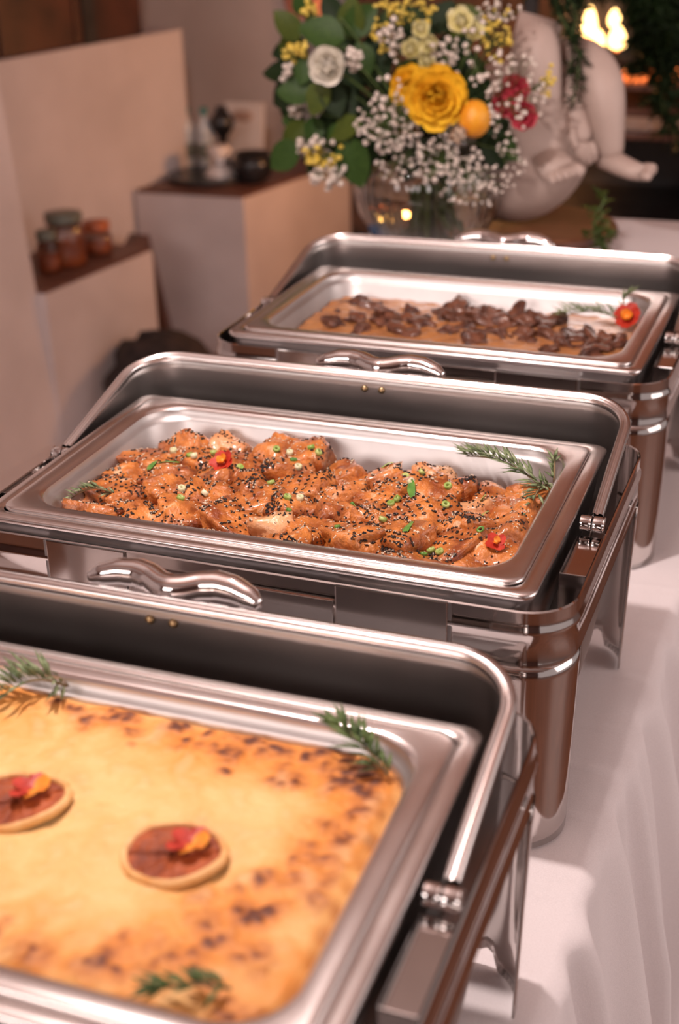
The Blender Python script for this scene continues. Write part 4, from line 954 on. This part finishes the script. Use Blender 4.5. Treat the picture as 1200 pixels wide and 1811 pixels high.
spray('yellow_statice', 'yellow statice cluster left of the white rose', 521, 96, 1.16, 22, 20, 32, 'bloomy', .0058, 12)
spray('white_statice', 'small white statice cluster under the left yellow cluster', 507, 130, 1.17, 13, 10, 14, 'bloomw', .0062, 13)
spray('white_statice', 'small white statice cluster between the left leaves', 523, 193, 1.18, 13, 9, 14, 'bloomw', .0065, 14)
spray('white_statice', 'white statice cluster right of the white rose', 624, 106, 1.15, 13, 14, 18, 'bloomw', .0062, 15)
spray('white_statice', 'white statice cluster above the pale snapdragons', 690, 65, 1.18, 20, 26, 28, 'bloomw', .0065, 16)
spray('white_statice', 'white statice cluster in the middle of the bouquet top', 785, 88, 1.19, 24, 26, 30, 'bloomw', .0062, 17)
spray('yellow_statice', 'yellow sprig at the top left of the bouquet middle', 675, 45, 1.22, 16, 50, 26, 'bloomy', .0058, 18)
spray('yellow_statice', 'yellow sprig at the top of the bouquet', 730, 15, 1.22, 50, 20, 40, 'bloomy', .0055, 19)
spray('yellow_statice', 'yellow sprig at the upper right next to the statue knee', 878, 62, 1.18, 32, 40, 50, 'bloomy', .0042, 20)
spray('yellow_statice', 'yellow sprig in front of the statue shin', 967, 148, 1.22, 10, 24, 18, 'bloomy', .0050, 21)
spray('yellow_statice', 'yellow sprig beside the added peach pot', 548, 22, 1.22, 14, 10, 12, 'bloomy', .0060, 22)
spray('grey_statice', 'greyish lilac sprig on the statue knee', 880, 20, 1.24, 40, 18, 34, 'bloomw', .0038, 23)

# ------------------------------------------------------------------ trailing plants behind, potted fern at the slab
def trailing(label, base, ends, n, key, seed, L=.05, wid=.02, cat='plant', name='trailing_plant', W_=.0035, pot=0):
    r = random.Random(seed); base = Vector(base); t = thing(name, label, cat, base, group='green plants around the statue')
    mb = MB(); sm = MB()
    for e in ends:
        e = Vector(e); d = e - base; pts = [d * (i / 8) + Vector((.012 * math.sin(i * 1.3 + e.x * 30), .01 * math.sin(i + e.y), .03 * math.sin(PI * i / 8))) for i in range(9)]
        sm.tube(pts, .0016, 5)
        for i in range(n):
            u = r.random() * 7.99; k = int(u); p = pts[k].lerp(pts[k + 1], u - k)
            q = Vector((r.gauss(0, 1), r.gauss(0, 1), r.gauss(-.5, .8))).normalized(); sd = q.orthogonal().normalized()
            l_ = L * r.uniform(.5, 1.1); w_ = W_ * r.uniform(.7, 1.2); m_ = p + q * l_ * .5 + Vector((0, 0, .1 * l_))
            nn = q.cross(sd) * w_ * .25
            mb.add([p, m_ + sd * w_, p + q * l_, m_ - sd * w_, m_ + nn, m_ - nn], [(0, 1, 4), (1, 2, 4), (2, 3, 4), (3, 0, 4), (1, 0, 5), (2, 1, 5), (3, 2, 5), (0, 3, 5)])
    if pot:
        MB().lathe([(pot * .6, -.02), (pot * .65, -.018), (pot, pot * 1.3), (pot * 1.05, pot * 1.3), (pot * 1.05, pot * 1.5), (pot * .9, pot * 1.5), (pot * .6, .0), (0, .0)], 28).build('hanging_pot', M['terra'], t)
        for a in range(3):
            MB().tube([(math.cos(a * 2.1) * pot, math.sin(a * 2.1) * pot, pot * 1.45), (0, 0, pot * 1.5 + .4), (0, 0, 2.85 - base.z)], .002, 6).build('cord', M['twig'], t)
    sm.build('stems', M['stem'], t); o = mb.build('foliage', M[key], t); o['kind'] = 'stuff'
trailing('dark trailing strand hanging over the statue knees', at(975, -70, 1.42), [at(1022, 185, 1.34), at(1008, 130, 1.36), at(978, 15, 1.42), at(1012, 70, 1.36), at(930, -5, 1.42), at(1025, 30, 1.44), at(1000, 20, 1.40), at(960, -10, 1.40), at(1010, 0, 1.46)], 190, 'leafd', 1, .028, W_=.0022, pot=.06)
trailing('dark foliage hanging at the upper right corner', at(1120, -120, 2.3), [at(1125 + k * 11, 70 + 45 * math.sin(k * 2.1) + k * 4, 2.3) for k in range(10)] + [at(1030 + k * 20, -12, 2.32) for k in range(10)] + [at(1185, 230, 2.28), at(1160, 190, 2.3), at(1200, 260, 2.3), at(1195, 140, 2.3), at(1130, 120, 2.3)], 150, 'leafd', 2, .07, W_=.007, pot=.12)
trailing('thin green sprig growing beside the wooden board', (at(1062, 452, 1.30).x, 1.30, RZ), [at(1050, 372, 1.30), at(1070, 395, 1.31), at(1085, 420, 1.30), at(1055, 330, 1.32), at(1045, 420, 1.29)], 26, 'leafo', 3, .022, name='green_sprig', W_=.003)
t = thing('blue_napkin', 'small folded blue napkin at the left edge of the riser', 'napkin', (-.372, 1.245, RZ))
MB().box((-.03, -.04, 0), (.03, .04, .008), .002).build('lower_fold', M['blue'], t, smooth=False); MB().box((-.028, -.038, .008), (.029, .036, .014), .002).build('upper_fold', M['blue'], t, smooth=False)
